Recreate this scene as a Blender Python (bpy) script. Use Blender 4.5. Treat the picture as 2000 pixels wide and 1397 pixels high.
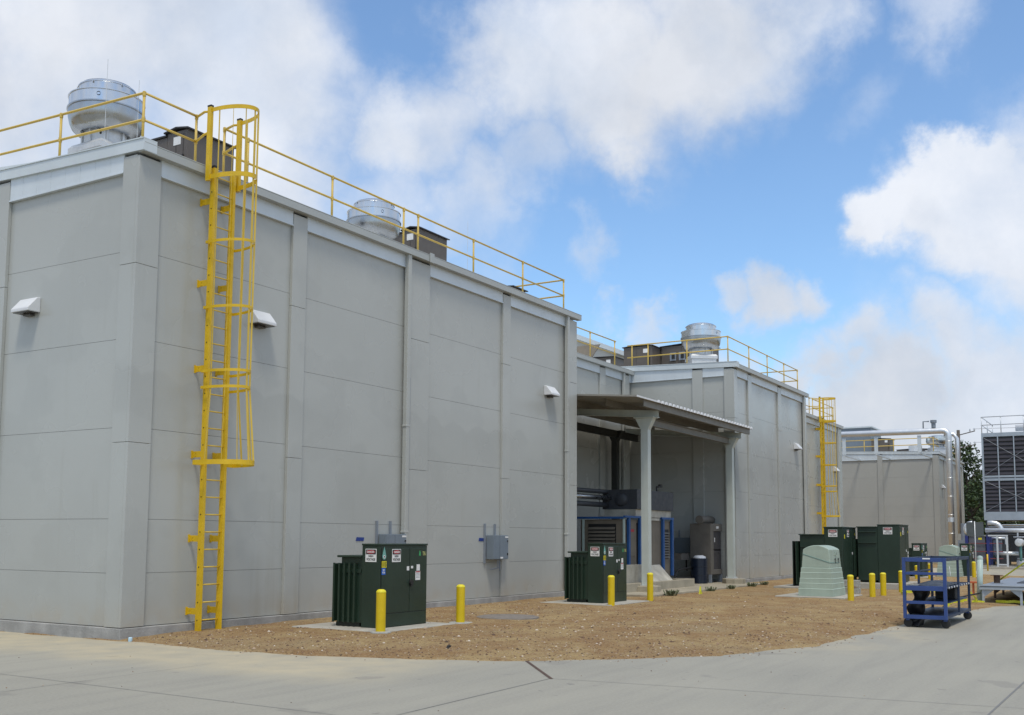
import bpy, math, random
from mathutils import Vector, Matrix, noise
random.seed(7)
R = math.radians
for o in list(bpy.data.objects): bpy.data.objects.remove(o)
S = bpy.context.scene
COL = S.collection

# ------------------------------------------------------------------ camera
yaw, pitch, roll = .540539, .0980367, .00614472
f_ = Vector((math.cos(pitch)*math.cos(yaw), math.cos(pitch)*math.sin(yaw), math.sin(pitch)))
r0 = Vector((math.sin(yaw), -math.cos(yaw), 0)); u0 = r0.cross(f_)
r_ = math.cos(roll)*r0 + math.sin(roll)*u0; u_ = -math.sin(roll)*r0 + math.cos(roll)*u0
cam = bpy.data.cameras.new('camera'); co = bpy.data.objects.new('camera', cam); COL.objects.link(co)
m = Matrix((r_, u_, -f_)).transposed().to_4x4(); m.translation = (0, 0, 1.7); co.matrix_world = m
cam.sensor_width = 36; cam.lens = 36*2068.99/2000; cam.shift_y = 149.263/2000
cam.clip_start = .1; cam.clip_end = 6000
S.camera = co

# ------------------------------------------------------------------ world / sun / exposure
SUN_EL, SUN_AZ = 66, 218          # azimuth of the direction TOWARDS the sun, degrees from +X
sd = Vector((math.cos(R(SUN_EL))*math.cos(R(SUN_AZ)), math.cos(R(SUN_EL))*math.sin(R(SUN_AZ)), math.sin(R(SUN_EL))))
sl = bpy.data.lights.new('sun', 'SUN'); so = bpy.data.objects.new('sun', sl); COL.objects.link(so)
sl.energy = 2.05; sl.angle = R(11); sl.color = (1, .93, .81)
so.rotation_euler = sd.to_track_quat('Z', 'Y').to_euler()
so.location = (0, 0, 60)
S.view_settings.view_transform = 'Standard'; S.view_settings.look = 'None'
S.view_settings.exposure = .10; S.view_settings.gamma = 1
W = bpy.data.worlds.new('World'); S.world = W; W.use_nodes = True
nt = W.node_tree; N = nt.nodes; L = nt.links; N.clear()
def nd(t, **k):
    n = N.new(t)
    for a, b in k.items(): setattr(n, a, b)
    return n
def mth(op, a, b=None, c=None, clamp=False):
    n = nd('ShaderNodeMath', operation=op); n.use_clamp = clamp
    for i, v in enumerate((a, b, c)):
        if v is None: continue
        if isinstance(v, (int, float)): n.inputs[i].default_value = v
        else: L.new(v, n.inputs[i])
    return n.outputs[0]
sky = nd('ShaderNodeTexSky', sky_type='NISHITA'); sky.sun_disc = False
sky.sun_elevation = R(SUN_EL); sky.sun_rotation = R(90-SUN_AZ)
sky.air_density = 1.0; sky.dust_density = .6; sky.ozone_density = 1.5
tc = nd('ShaderNodeTexCoord')
dirv0 = tc.outputs['Generated']
wn = nd('ShaderNodeTexNoise'); wn.inputs['Scale'].default_value = 5.5; wn.inputs['Detail'].default_value = 8; wn.inputs['Roughness'].default_value = .6
L.new(dirv0, wn.inputs['Vector'])
w1 = nd('ShaderNodeVectorMath', operation='SUBTRACT'); L.new(wn.outputs['Color'], w1.inputs[0]); w1.inputs[1].default_value = (.5, .5, .5)
w2 = nd('ShaderNodeVectorMath', operation='SCALE'); L.new(w1.outputs[0], w2.inputs[0]); w2.inputs['Scale'].default_value = .20
w3 = nd('ShaderNodeVectorMath', operation='ADD'); L.new(dirv0, w3.inputs[0]); L.new(w2.outputs[0], w3.inputs[1])
dirv = w3.outputs[0]
nz = nd('ShaderNodeTexNoise'); nz.inputs['Scale'].default_value = 3.2; nz.inputs['Detail'].default_value = 9
nz.inputs['Roughness'].default_value = .58
L.new(dirv0, nz.inputs['Vector'])
nz2 = nd('ShaderNodeTexNoise'); nz2.inputs['Scale'].default_value = 7; nz2.inputs['Detail'].default_value = 8
nz2.inputs['Roughness'].default_value = .6
L.new(dirv0, nz2.inputs['Vector'])
# cloud masses: world directions (azimuth, elevation in deg, radius, strength)
def skydir(px, py):
    d = f_ + r_*((px-1000)/2068.99) - u_*((py-847.8)/2068.99)
    return d.normalized()
BL = [(120,60,400,.9),(450,150,280,.9),(40,420,300,.85),(520,380,230,.72),(800,430,170,.6),(850,260,130,.75),
      (1000,150,160,.98),(1160,130,215,1.05),(1380,40,200,1.0),(1540,-20,150,.95),(1200,280,105,.9),(1010,340,110,.62),(770,270,120,.85),(690,170,90,.6),(900,400,120,.75),(1270,640,70,.9),(1190,610,60,.8),(1930,320,80,1.25),(1880,365,75,1.2),
      (1950,430,140,1.35),(1975,330,90,1.3),(1830,430,100,1.2),(1735,460,62,1.0),(2150,430,220,1.2),
      (1500,565,70,.85),(1430,550,45,.7),(1570,575,50,.7),
      (1720,810,140,.95),(1930,790,165,1),(1560,745,80,.85),(1400,720,90,.8),(1270,670,60,.85),(1120,520,90,.75),(2150,790,200,1),(1650,690,60,.6),(1850,670,90,.7),
      (920,520,140,.6),(1700,200,80,.3),(1850,10,110,.6),(-300,300,500,.9),(200,-400,500,.8),(1200,-500,450,.7)]
acc = None
for (px, py, rad, st) in BL:
    c = skydir(px, py)
    dn = nd('ShaderNodeVectorMath', operation='DISTANCE'); L.new(dirv, dn.inputs[0]); dn.inputs[1].default_value = c
    mr = nd('ShaderNodeMapRange'); mr.interpolation_type = 'SMOOTHSTEP'
    L.new(dn.outputs['Value'], mr.inputs[0]); rr = rad/2068.99
    mr.inputs[1].default_value = rr*.2; mr.inputs[2].default_value = rr*1.5
    mr.inputs[3].default_value = st; mr.inputs[4].default_value = 0
    acc = mr.outputs[0] if acc is None else mth('MAXIMUM', acc, mr.outputs[0])
# away from this part of the sky: plain broken cloud
dc = nd('ShaderNodeVectorMath', operation='DOT_PRODUCT'); L.new(dirv, dc.inputs[0]); dc.inputs[1].default_value = f_
far = nd('ShaderNodeMapRange'); L.new(dc.outputs['Value'], far.inputs[0])
far.inputs[1].default_value = .8; far.inputs[2].default_value = .6; far.inputs[3].default_value = 0; far.inputs[4].default_value = .62
acc = mth('MAXIMUM', acc, far.outputs[0])
fld = mth('ADD', acc, mth('MULTIPLY', mth('SUBTRACT', nz.outputs[0], .5), 1.5))
fld = mth('ADD', fld, mth('MULTIPLY', mth('SUBTRACT', nz2.outputs[0], .5), .5))
mk = nd('ShaderNodeMapRange'); mk.interpolation_type = 'SMOOTHSTEP'; L.new(fld, mk.inputs[0])
mk.inputs[1].default_value = .12; mk.inputs[2].default_value = .95
mk.inputs[3].default_value = 0.04; mk.inputs[4].default_value = .97
# cloud brightness
cb = nd('ShaderNodeMapRange'); L.new(nz2.outputs[0], cb.inputs[0]); cb.inputs[1].default_value = .35; cb.inputs[2].default_value = .65
cb.inputs[3].default_value = 0; cb.inputs[4].default_value = 1
cm = nd('ShaderNodeMix', data_type='RGBA'); L.new(cb.outputs[0], cm.inputs[0])
cm.inputs[6].default_value = (3.95, 4.40, 5.15, 1); cm.inputs[7].default_value = (5.2, 5.4, 5.8, 1)
nz3 = nd('ShaderNodeTexNoise'); nz3.inputs['Scale'].default_value = 5; nz3.inputs['Detail'].default_value = 5
L.new(dirv, nz3.inputs['Vector'])
br = nd('ShaderNodeMapRange'); L.new(nz3.outputs[0], br.inputs[0]); br.inputs[1].default_value = .35; br.inputs[2].default_value = .65
br.inputs[3].default_value = .88; br.inputs[4].default_value = 1.05
cs = nd('ShaderNodeVectorMath', operation='SCALE'); L.new(cm.outputs[2], cs.inputs[0]); L.new(br.outputs[0], cs.inputs['Scale'])
tint = nd('ShaderNodeVectorMath', operation='MULTIPLY'); L.new(sky.outputs[0], tint.inputs[0]); tint.inputs[1].default_value = (.90, 1.10, 1.22)
mx = nd('ShaderNodeMix', data_type='RGBA'); L.new(mk.outputs[0], mx.inputs[0])
L.new(tint.outputs[0], mx.inputs[6]); L.new(cs.outputs[0], mx.inputs[7])
bg = nd('ShaderNodeBackground'); bg.inputs[1].default_value = .15
ow = nd('ShaderNodeOutputWorld'); L.new(mx.outputs[2], bg.inputs[0]); L.new(bg.outputs[0], ow.inputs[0])

# ------------------------------------------------------------------ materials
M = {}
def mat(name, col, rough=.6, metal=0, var=.06, scale=3.0, bump=0, bscale=40, streak=0, spec=.5, fine=0, coat=0):
    mt = bpy.data.materials.new(name); mt.use_nodes = True; M[name] = mt
    n = mt.node_tree.nodes; l = mt.node_tree.links; b = n['Principled BSDF']
    b.inputs['Roughness'].default_value = rough; b.inputs['Metallic'].default_value = metal
    b.inputs['Specular IOR Level'].default_value = spec
    if coat: b.inputs['Coat Weight'].default_value = coat; b.inputs['Coat Roughness'].default_value = .15
    t = n.new('ShaderNodeTexCoord')
    def ns(sc, det=5, vec=None):
        x = n.new('ShaderNodeTexNoise'); x.inputs['Scale'].default_value = sc; x.inputs['Detail'].default_value = det
        l.new(vec or t.outputs['Object'], x.inputs['Vector']); return x.outputs[0]
    fac = ns(scale)
    def rng(x, lo, hi):
        q = n.new('ShaderNodeMapRange'); l.new(x, q.inputs[0]); q.inputs[1].default_value = .3; q.inputs[2].default_value = .7
        q.inputs[3].default_value = lo; q.inputs[4].default_value = hi; return q.outputs[0]
    def mul(a, c):
        q = n.new('ShaderNodeMath'); q.operation = 'MULTIPLY'; l.new(a, q.inputs[0]); l.new(c, q.inputs[1]); return q.outputs[0]
    v = rng(fac, 1-var, 1+var)
    if streak:
        mp = n.new('ShaderNodeMapping'); mp.inputs['Scale'].default_value = (4, 4, .12); l.new(t.outputs['Object'], mp.inputs[0])
        v = mul(v, rng(ns(1.6, 6, mp.outputs[0]), 1-streak, 1+streak*.6))
    if fine: v = mul(v, rng(ns(scale*18, 3), 1-fine, 1+fine))
    rgb = n.new('ShaderNodeVectorMath'); rgb.operation = 'SCALE'; rgb.inputs[0].default_value = col[:3]; l.new(v, rgb.inputs['Scale'])
    l.new(rgb.outputs[0], b.inputs['Base Color'])
    rv = rng(ns(scale*2.3), max(.02, rough-.08), min(1, rough+.08)); l.new(rv, b.inputs['Roughness'])
    if bump:
        bp = n.new('ShaderNodeBump'); bp.inputs['Strength'].default_value = bump; bp.inputs['Distance'].default_value = .02
        l.new(ns(bscale, 4), bp.inputs['Height']); l.new(bp.outputs[0], b.inputs['Normal'])
    return mt
mat('gap', (.19, .19, .185), .9)
mat('trim', (.62, .67, .70), .4, .1, .04, 1, .03, 20, .03)
mat('cap', (.60, .65, .67), .45, .1, .05, 1, .03, 20, .04)
mat('fascia', (.40, .42, .41), .5, 0, .05, 1)
mat('roofm', (.62, .63, .62), .6, 0, .06, 1)
mat('foundation', (.33, .325, .31), .85, 0, .18, 2.5, .4, 30, .1, .3, .08)
mat('yellow', (.68, .44, .010), .4, 0, .10, 4, .05, 60, .04, .5, .08)
mat('yellow_rail', (.60, .42, .09), .45, 0, .06, 4)
mat('yellow_pale', (.66, .46, .06), .45, 0, .06, 4)
mat('bollard', (.66, .48, .004), .38, 0, .05, 5, .04, 30, .04, .5, .03)
mat('black', (.012, .012, .012), .5)
mat('rubber', (.02, .02, .02), .75, 0, .2, 20)
mat('alu', (.64, .65, .66), .22, 1, .06, 2.5, .02, 8)
mat('alu_dull', (.42, .44, .46), .30, 1, .08, 3, .02, 20)
mat('galv', (.62, .64, .66), .45, .35, .06, 14, .02, 30)
mat('brown_ahu', (.105, .09, .077), .5, 0, .08, 3)
mat('brown_dark', (.03, .028, .027), .5)
mat('white_label', (.75, .75, .73), .5)
mat('white_paint', (.68, .69, .70), .45, 0, .04, 3)
mat('dark_lens', (.07, .065, .06), .3)
mat('green_dark', (.015, .033, .020), .42, 0, .12, 2.2, .03, 60, .06, .5, .05)
mat('green_darker', (.006, .013, .009), .5, 0, .15, 2)
mat('green_pale', (.345, .42, .35), .5, 0, .07, 2.5, .03, 40, .06, .4, .02)
mat('green_line', (.44, .54, .46), .5)
mat('concrete_pad', (.40, .38, .33), .85, 0, .14, 3, .3, 50, 0, .3, .08)
mat('concrete_tan', (.37, .33, .25), .85, 0, .14, 2, .3, 40, .1, .3, .08)
mat('box_grey', (.17, .205, .24), .45, 0, .05, 4, 0, 40, .04)
mat('blue_tape', (.012, .04, .22), .5)
mat('red_sign', (.42, .02, .035), .4)
mat('sign_black', (.02, .02, .02), .4)
mat('tag_yellow', (.7, .6, .02), .5)
mat('tag_blue', (.02, .12, .5), .5)
mat('tag_green', (.05, .35, .12), .5)
mat('drop_green', (.16, .38, .33), .5)
mat('text_yellow', (.5, .5, .2), .5)
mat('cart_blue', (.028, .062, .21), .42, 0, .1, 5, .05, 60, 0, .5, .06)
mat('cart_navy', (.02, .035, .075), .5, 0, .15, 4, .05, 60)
mat('tarp', (.012, .012, .014), .45, 0, .2, 6, .5, 12)
mat('rust', (.09, .055, .04), .8, 0, .3, 8, .3, 60)
mat('steel_grey', (.24, .27, .31), .5, .2, .08, 4, .05, 40)
mat('platform_grey', (.38, .42, .46), .5, .1, .06, 4)
mat('pole_pale', (.42, .52, .48), .45, 0, .08, 3, 0, 30, .08)
mat('tape_yellow', (.62, .62, .03), .5, 0, .2, 20)
mat('purlin_shaded', (.20, .19, .165), .6, 0, .08, 2)  # brownish shade on the beams along X, put into their colour
mat('dark_steel', (.035, .038, .036), .6, 0, .1, 3)  # darker steel colour for the back posts and back beam
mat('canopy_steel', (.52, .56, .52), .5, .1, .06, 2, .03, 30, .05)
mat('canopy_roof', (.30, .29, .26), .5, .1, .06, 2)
mat('gen_tan', (.17, .145, .11), .55, 0, .12, 2, .05, 40, .1)
mat('gen_blue', (.018, .085, .26), .45, 0, .12, 4)
mat('gen_dark', (.045, .05, .058), .55, 0, .12, 3)
mat('tank_drum', (.008, .014, .03), .35, 0, .1, 5)
mat('bag', (.7, .72, .76), .35, 0, .05, 6, .5, 20)
mat('radiator', (.055, .05, .052), .7, 0, .1, 8, .6, 70)
mat('rad_frame', (.15, .135, .115), .6, 0, .12, 3)
mat('board', (.42, .40, .34), .8, 0, .28, 2.2, .1, 30, 0, .3, .06)
mat('tower_louver', (.026, .023, .031), .5, 0, .12, 3)
mat('tower_frame', (.38, .43, .48), .45, .3, .08, 2)
mat('hx_grey', (.10, .105, .125), .5, 0, .1, 4)
mat('hx_blue', (.02, .03, .16), .45)
mat('hx_red', (.16, .02, .03), .5)
mat('sign_back', (.11, .125, .13), .5, .4, .06, 4)
mat('wood_pole', (.10, .085, .07), .85, 0, .2, 8)
mat('wire', (.03, .03, .03), .6)
mat('block', (.36, .36, .33), .9, 0, .2, 12, .5, 60)
mat('orange', (.55, .13, .04), .6)
mat('red_brick', (.36, .14, .09), .8)
mat('manhole', (.20, .175, .15), .75, 0, .2, 8, .3, 60)
mat('bark', (.07, .055, .04), .9, 0, .2, 8)
mat('leafA', (.030, .052, .018), .65, 0, .3, 1.5)
mat('weed', (.13, .15, .075), .7, 0, .25, 10)
mat('stone_mix', (.36, .27, .20), .85, 0, .5, 7, .3, 40)
mat('glass_blue', (.45, .62, .72), .3)
mat('valve_green', (.12, .28, .26), .5)

mat('pipe_jacket', (.74, .76, .78), .42, .75, .05, 2.5, .02, 8)
mat('rod_grey', (.6, .63, .66), .5)
def leaf_material():
    mt = bpy.data.materials.new('foliage'); mt.use_nodes = True; n = mt.node_tree.nodes; l = mt.node_tree.links
    b = n['Principled BSDF']; b.inputs['Roughness'].default_value = .6
    g = n.new('ShaderNodeNewGeometry'); r = n.new('ShaderNodeValToRGB'); l.new(g.outputs['Random Per Island'], r.inputs[0])
    r.color_ramp.elements[0].color = (.016, .034, .010, 1); r.color_ramp.elements[1].color = (.06, .10, .028, 1)
    l.new(r.outputs[0], b.inputs['Base Color']); M['foliage'] = mt
leaf_material()

def pavement_material():
    mt = bpy.data.materials.new('pavement_concrete'); mt.use_nodes = True; M['pavement'] = mt
    n = mt.node_tree.nodes; l = mt.node_tree.links; b = n['Principled BSDF']; b.inputs['Roughness'].default_value = .8
    b.inputs['Specular IOR Level'].default_value = .3
    g = n.new('ShaderNodeNewGeometry'); P = g.outputs['Position']
    def ns(sc, det=6, mp=None):
        x = n.new('ShaderNodeTexNoise'); x.inputs['Scale'].default_value = sc; x.inputs['Detail'].default_value = det
        if mp:
            q = n.new('ShaderNodeMapping'); q.inputs['Scale'].default_value = mp; q.inputs['Rotation'].default_value = (0, 0, R(12)); l.new(P, q.inputs[0]); l.new(q.outputs[0], x.inputs['Vector'])
        else: l.new(P, x.inputs['Vector'])
        return x.outputs[0]
    def rng(x, a, c, lo, hi, sm=False):
        q = n.new('ShaderNodeMapRange'); l.new(x, q.inputs[0]); q.inputs[1].default_value = a; q.inputs[2].default_value = c
        q.inputs[3].default_value = lo; q.inputs[4].default_value = hi
        if sm: q.interpolation_type = 'SMOOTHSTEP'
        return q.outputs[0]
    def mix(f, a, c):
        q = n.new('ShaderNodeMix'); q.data_type = 'RGBA'; l.new(f, q.inputs[0])
        for i, v in ((6, a), (7, c)):
            if isinstance(v, tuple): q.inputs[i].default_value = v
            else: l.new(v, q.inputs[i])
        return q.outputs[2]
    def m2(op, a, c):
        q = n.new('ShaderNodeMath'); q.operation = op
        for i, v in enumerate((a, c)):
            if isinstance(v, (int, float)): q.inputs[i].default_value = v
            else: l.new(v, q.inputs[i])
        return q.outputs[0]
    base = mix(rng(ns(.35), .3, .7, 0, 1), (.285, .275, .232, 1), (.335, .32, .265, 1))
    base = mix(rng(ns(1, 5, (.4, 3.5, 1)), .45, .7, 0, .5), base, (.24, .232, .202, 1))
    base = mix(rng(ns(28, 3), .35, .65, 0, .35), base, (.38, .36, .31, 1))
    # washed-out sandy dust along the foot of the wall
    sp = n.new('ShaderNodeSeparateXYZ'); l.new(P, sp.inputs[0])
    xx = m2('ADD', sp.outputs[0], m2('MULTIPLY', m2('SUBTRACT', ns(.9), .5), 1.6))
    d1 = m2('MULTIPLY', rng(xx, 9.2, 10.4, 0, 1, True), rng(sp.outputs[1], 7.2, 9.5, 0, 1, True))
    ex = m2('SUBTRACT', sp.outputs[1], m2('MULTIPLY', m2('SUBTRACT', ns(.8), .5), 1.2))
    d2 = m2('MULTIPLY', rng(ex, 3.0, 4.2, 0, .8, True), rng(sp.outputs[0], 15, 19, 0, 1, True))
    d2 = m2('MULTIPLY', d2, rng(ns(.9), .4, .6, .1, 1))
    dd = m2('MULTIPLY', m2('MAXIMUM', d1, d2), rng(ns(2.2), .3, .7, .3, .8))
    base = mix(dd, base, (.50, .43, .29, 1))
    base = mix(rng(ns(.9, 3), .66, .70, 0, .35), base, (.19, .18, .165, 1))
    base = mix(rng(ns(4.5, 2), .72, .75, 0, .5), base, (.17, .16, .15, 1))
    sp2 = rng(ns(60, 2), .70, .76, 0, .7)
    base = mix(sp2, base, (.14, .12, .10, 1))
    l.new(base, b.inputs['Base Color'])
    bp = n.new('ShaderNodeBump'); bp.inputs['Strength'].default_value = .25; bp.inputs['Distance'].default_value = .01
    l.new(ns(80, 3), bp.inputs['Height']); l.new(bp.outputs[0], b.inputs['Normal'])
    return mt
pavement_material()

def wall_material(name, col, gloss=.24, stain_refl=1.0):
    mt = bpy.data.materials.new(name); mt.use_nodes = True; M[name] = mt
    n = mt.node_tree.nodes; l = mt.node_tree.links; b = n['Principled BSDF']
    b.inputs['Specular IOR Level'].default_value = .5
    g = n.new('ShaderNodeNewGeometry'); P = g.outputs['Position']
    def ns(sc, det=5, mp=None, ro=.5):
        x = n.new('ShaderNodeTexNoise'); x.inputs['Scale'].default_value = sc; x.inputs['Detail'].default_value = det; x.inputs['Roughness'].default_value = ro
        if mp:
            q = n.new('ShaderNodeMapping'); q.inputs['Scale'].default_value = mp; l.new(P, q.inputs[0]); l.new(q.outputs[0], x.inputs['Vector'])
        else: l.new(P, x.inputs['Vector'])
        return x.outputs[0]
    def rng(x, a, c, lo, hi):
        q = n.new('ShaderNodeMapRange'); q.interpolation_type = 'SMOOTHSTEP'; l.new(x, q.inputs[0]); q.inputs[1].default_value = a; q.inputs[2].default_value = c
        q.inputs[3].default_value = lo; q.inputs[4].default_value = hi; return q.outputs[0]
    def mix(f, a, c):
        q = n.new('ShaderNodeMix'); q.data_type = 'RGBA'; l.new(f, q.inputs[0])
        for i, v in ((6, a), (7, c)):
            if isinstance(v, tuple): q.inputs[i].default_value = v
            else: l.new(v, q.inputs[i])
        return q.outputs[2]
    def mul(a, c):
        q = n.new('ShaderNodeMath'); q.operation = 'MULTIPLY'
        for i, v in enumerate((a, c)):
            if isinstance(v, (int, float)): q.inputs[i].default_value = v
            else: l.new(v, q.inputs[i])
        return q.outputs[0]
    def k(f): return (col[0]*f, col[1]*f, col[2]*f, 1)
    c = mix(rng(ns(.22, 4), .35, .65, 0, 1), k(.96), k(1.04))
    # cloudy reflections painted as darker and lighter patches, soft but definite edges
    c = mix(mul(rng(ns(.55, 3, (1, 1, 1.3)),   .53, .58, 0, 1), .35*stain_refl), c, k(.90))
    c = mix(mul(rng(ns(.9, 5, (1, 1, .5)), .60, .65, 0, 1), .3*stain_refl), c, k(1.07))
    # treeline reflection painted into the colour: scalloped upper edge, fading out downwards
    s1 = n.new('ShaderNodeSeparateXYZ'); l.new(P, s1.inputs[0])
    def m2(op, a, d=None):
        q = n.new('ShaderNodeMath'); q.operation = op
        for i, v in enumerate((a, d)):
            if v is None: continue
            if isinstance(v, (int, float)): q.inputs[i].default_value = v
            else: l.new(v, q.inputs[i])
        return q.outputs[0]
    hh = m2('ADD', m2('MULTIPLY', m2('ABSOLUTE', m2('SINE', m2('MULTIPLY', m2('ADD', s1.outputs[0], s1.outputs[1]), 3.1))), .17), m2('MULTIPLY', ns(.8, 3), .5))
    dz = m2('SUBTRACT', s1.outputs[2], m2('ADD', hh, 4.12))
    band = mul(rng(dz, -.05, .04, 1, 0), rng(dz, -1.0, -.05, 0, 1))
    c = mix(mul(mul(band, rng(ns(.33, 3), .44, .56, 0, 1)), .7*stain_refl), c, k(.90))
    # rain streaks
    st = mul(rng(ns(3.2, 6, (1, 1, .045), .6), .55, .70, 0, 1), rng(ns(.35, 3), .45, .62, 0, 1))
    c = mix(mul(st, .35*stain_refl), c, (col[0]*.80, col[1]*.77, col[2]*.70, 1))
    c = mix(rng(ns(70, 2), .3, .7, 0, .10), c, k(.85))
    # splash-back dust at the foot
    sp = n.new('ShaderNodeSeparateXYZ'); l.new(P, sp.inputs[0])
    sb = mul(rng(sp.outputs[2], .22, .75, 1, 0), rng(ns(2.5, 5), .35, .7, .25, .9))
    c = mix(mul(sb, .5), c, (.40, .34, .25, 1))
    l.new(c, b.inputs['Base Color'])
    l.new(rng(ns(.5, 4), .3, .7, gloss-.06, gloss+.10), b.inputs['Roughness'])
    bp = n.new('ShaderNodeBump'); bp.inputs['Strength'].default_value = .35; bp.inputs['Distance'].default_value = .015; l.new(ns(.9, 2), bp.inputs['Height'])
    b2 = n.new('ShaderNodeBump'); b2.inputs['Strength'].default_value = .06; b2.inputs['Distance'].default_value = .01; l.new(ns(60, 2), b2.inputs['Height']); l.new(bp.outputs[0], b2.inputs['Normal'])
    l.new(b2.outputs[0], b.inputs['Normal'])
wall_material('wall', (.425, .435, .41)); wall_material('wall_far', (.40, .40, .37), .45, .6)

def dirt_material():
    mt = bpy.data.materials.new('dirt'); mt.use_nodes = True; M['dirt'] = mt
    n = mt.node_tree.nodes; l = mt.node_tree.links; b = n['Principled BSDF']; b.inputs['Roughness'].default_value = .95
    b.inputs['Specular IOR Level'].default_value = .15
    g = n.new('ShaderNodeNewGeometry'); P = g.outputs['Position']
    def ns(sc, det=6, ro=.6):
        x = n.new('ShaderNodeTexNoise'); x.inputs['Scale'].default_value = sc; x.inputs['Detail'].default_value = det
        x.inputs['Roughness'].default_value = ro; l.new(P, x.inputs['Vector']); return x.outputs[0]
    def rng(x, a, c, lo, hi):
        q = n.new('ShaderNodeMapRange'); l.new(x, q.inputs[0]); q.inputs[1].default_value = a; q.inputs[2].default_value = c
        q.inputs[3].default_value = lo; q.inputs[4].default_value = hi; return q.outputs[0]
    def mix(f, a, c):
        q = n.new('ShaderNodeMix'); q.data_type = 'RGBA'; l.new(f, q.inputs[0])
        for i, v in ((6, a), (7, c)):
            if isinstance(v, tuple): q.inputs[i].default_value = v
            else: l.new(v, q.inputs[i])
        return q.outputs[2]
    c = mix(rng(ns(.7, 9, .7), .42, .58, 0, 1), (.275, .160, .070, 1), (.40, .285, .135, 1))
    c = mix(rng(ns(2.3, 8, .7), .5, .62, 0, .8), c, (.225, .12, .052, 1))
    c = mix(rng(ns(.45, 4), .52, .7, 0, .6), c, (.31, .24, .14, 1))
    c = mix(rng(ns(16, 6, .7), .35, .65, 0, .55), c, (.42, .31, .17, 1))
    c = mix(rng(ns(24, 4), .59, .65, 0, .9), c, (.075, .05, .032, 1))
    c = mix(rng(ns(46, 2), .66, .70, 0, .9), c, (.62, .55, .45, 1))
    l.new(c, b.inputs['Base Color'])
    bp = n.new('ShaderNodeBump'); bp.inputs['Strength'].default_value = 1.0; bp.inputs['Distance'].default_value = .05
    l.new(ns(14, 8, .75), bp.inputs['Height']); l.new(bp.outputs[0], b.inputs['Normal'])
dirt_material()

def stone_material():
    mt = bpy.data.materials.new('stones'); mt.use_nodes = True; n = mt.node_tree.nodes; l = mt.node_tree.links
    b = n['Principled BSDF']; b.inputs['Roughness'].default_value = .85
    g = n.new('ShaderNodeNewGeometry'); r = n.new('ShaderNodeValToRGB'); l.new(g.outputs['Random Per Island'], r.inputs[0])
    e = r.color_ramp.elements; e[0].color = (.06, .04, .03, 1); e[1].color = (.62, .55, .46, 1)
    for p, c in ((.3, (.14, .08, .05, 1)), (.6, (.27, .17, .10, 1)), (.85, (.42, .33, .24, 1))):
        x = e.new(p); x.color = c
    l.new(r.outputs[0], b.inputs['Base Color']); M['stones'] = mt
stone_material()

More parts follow.
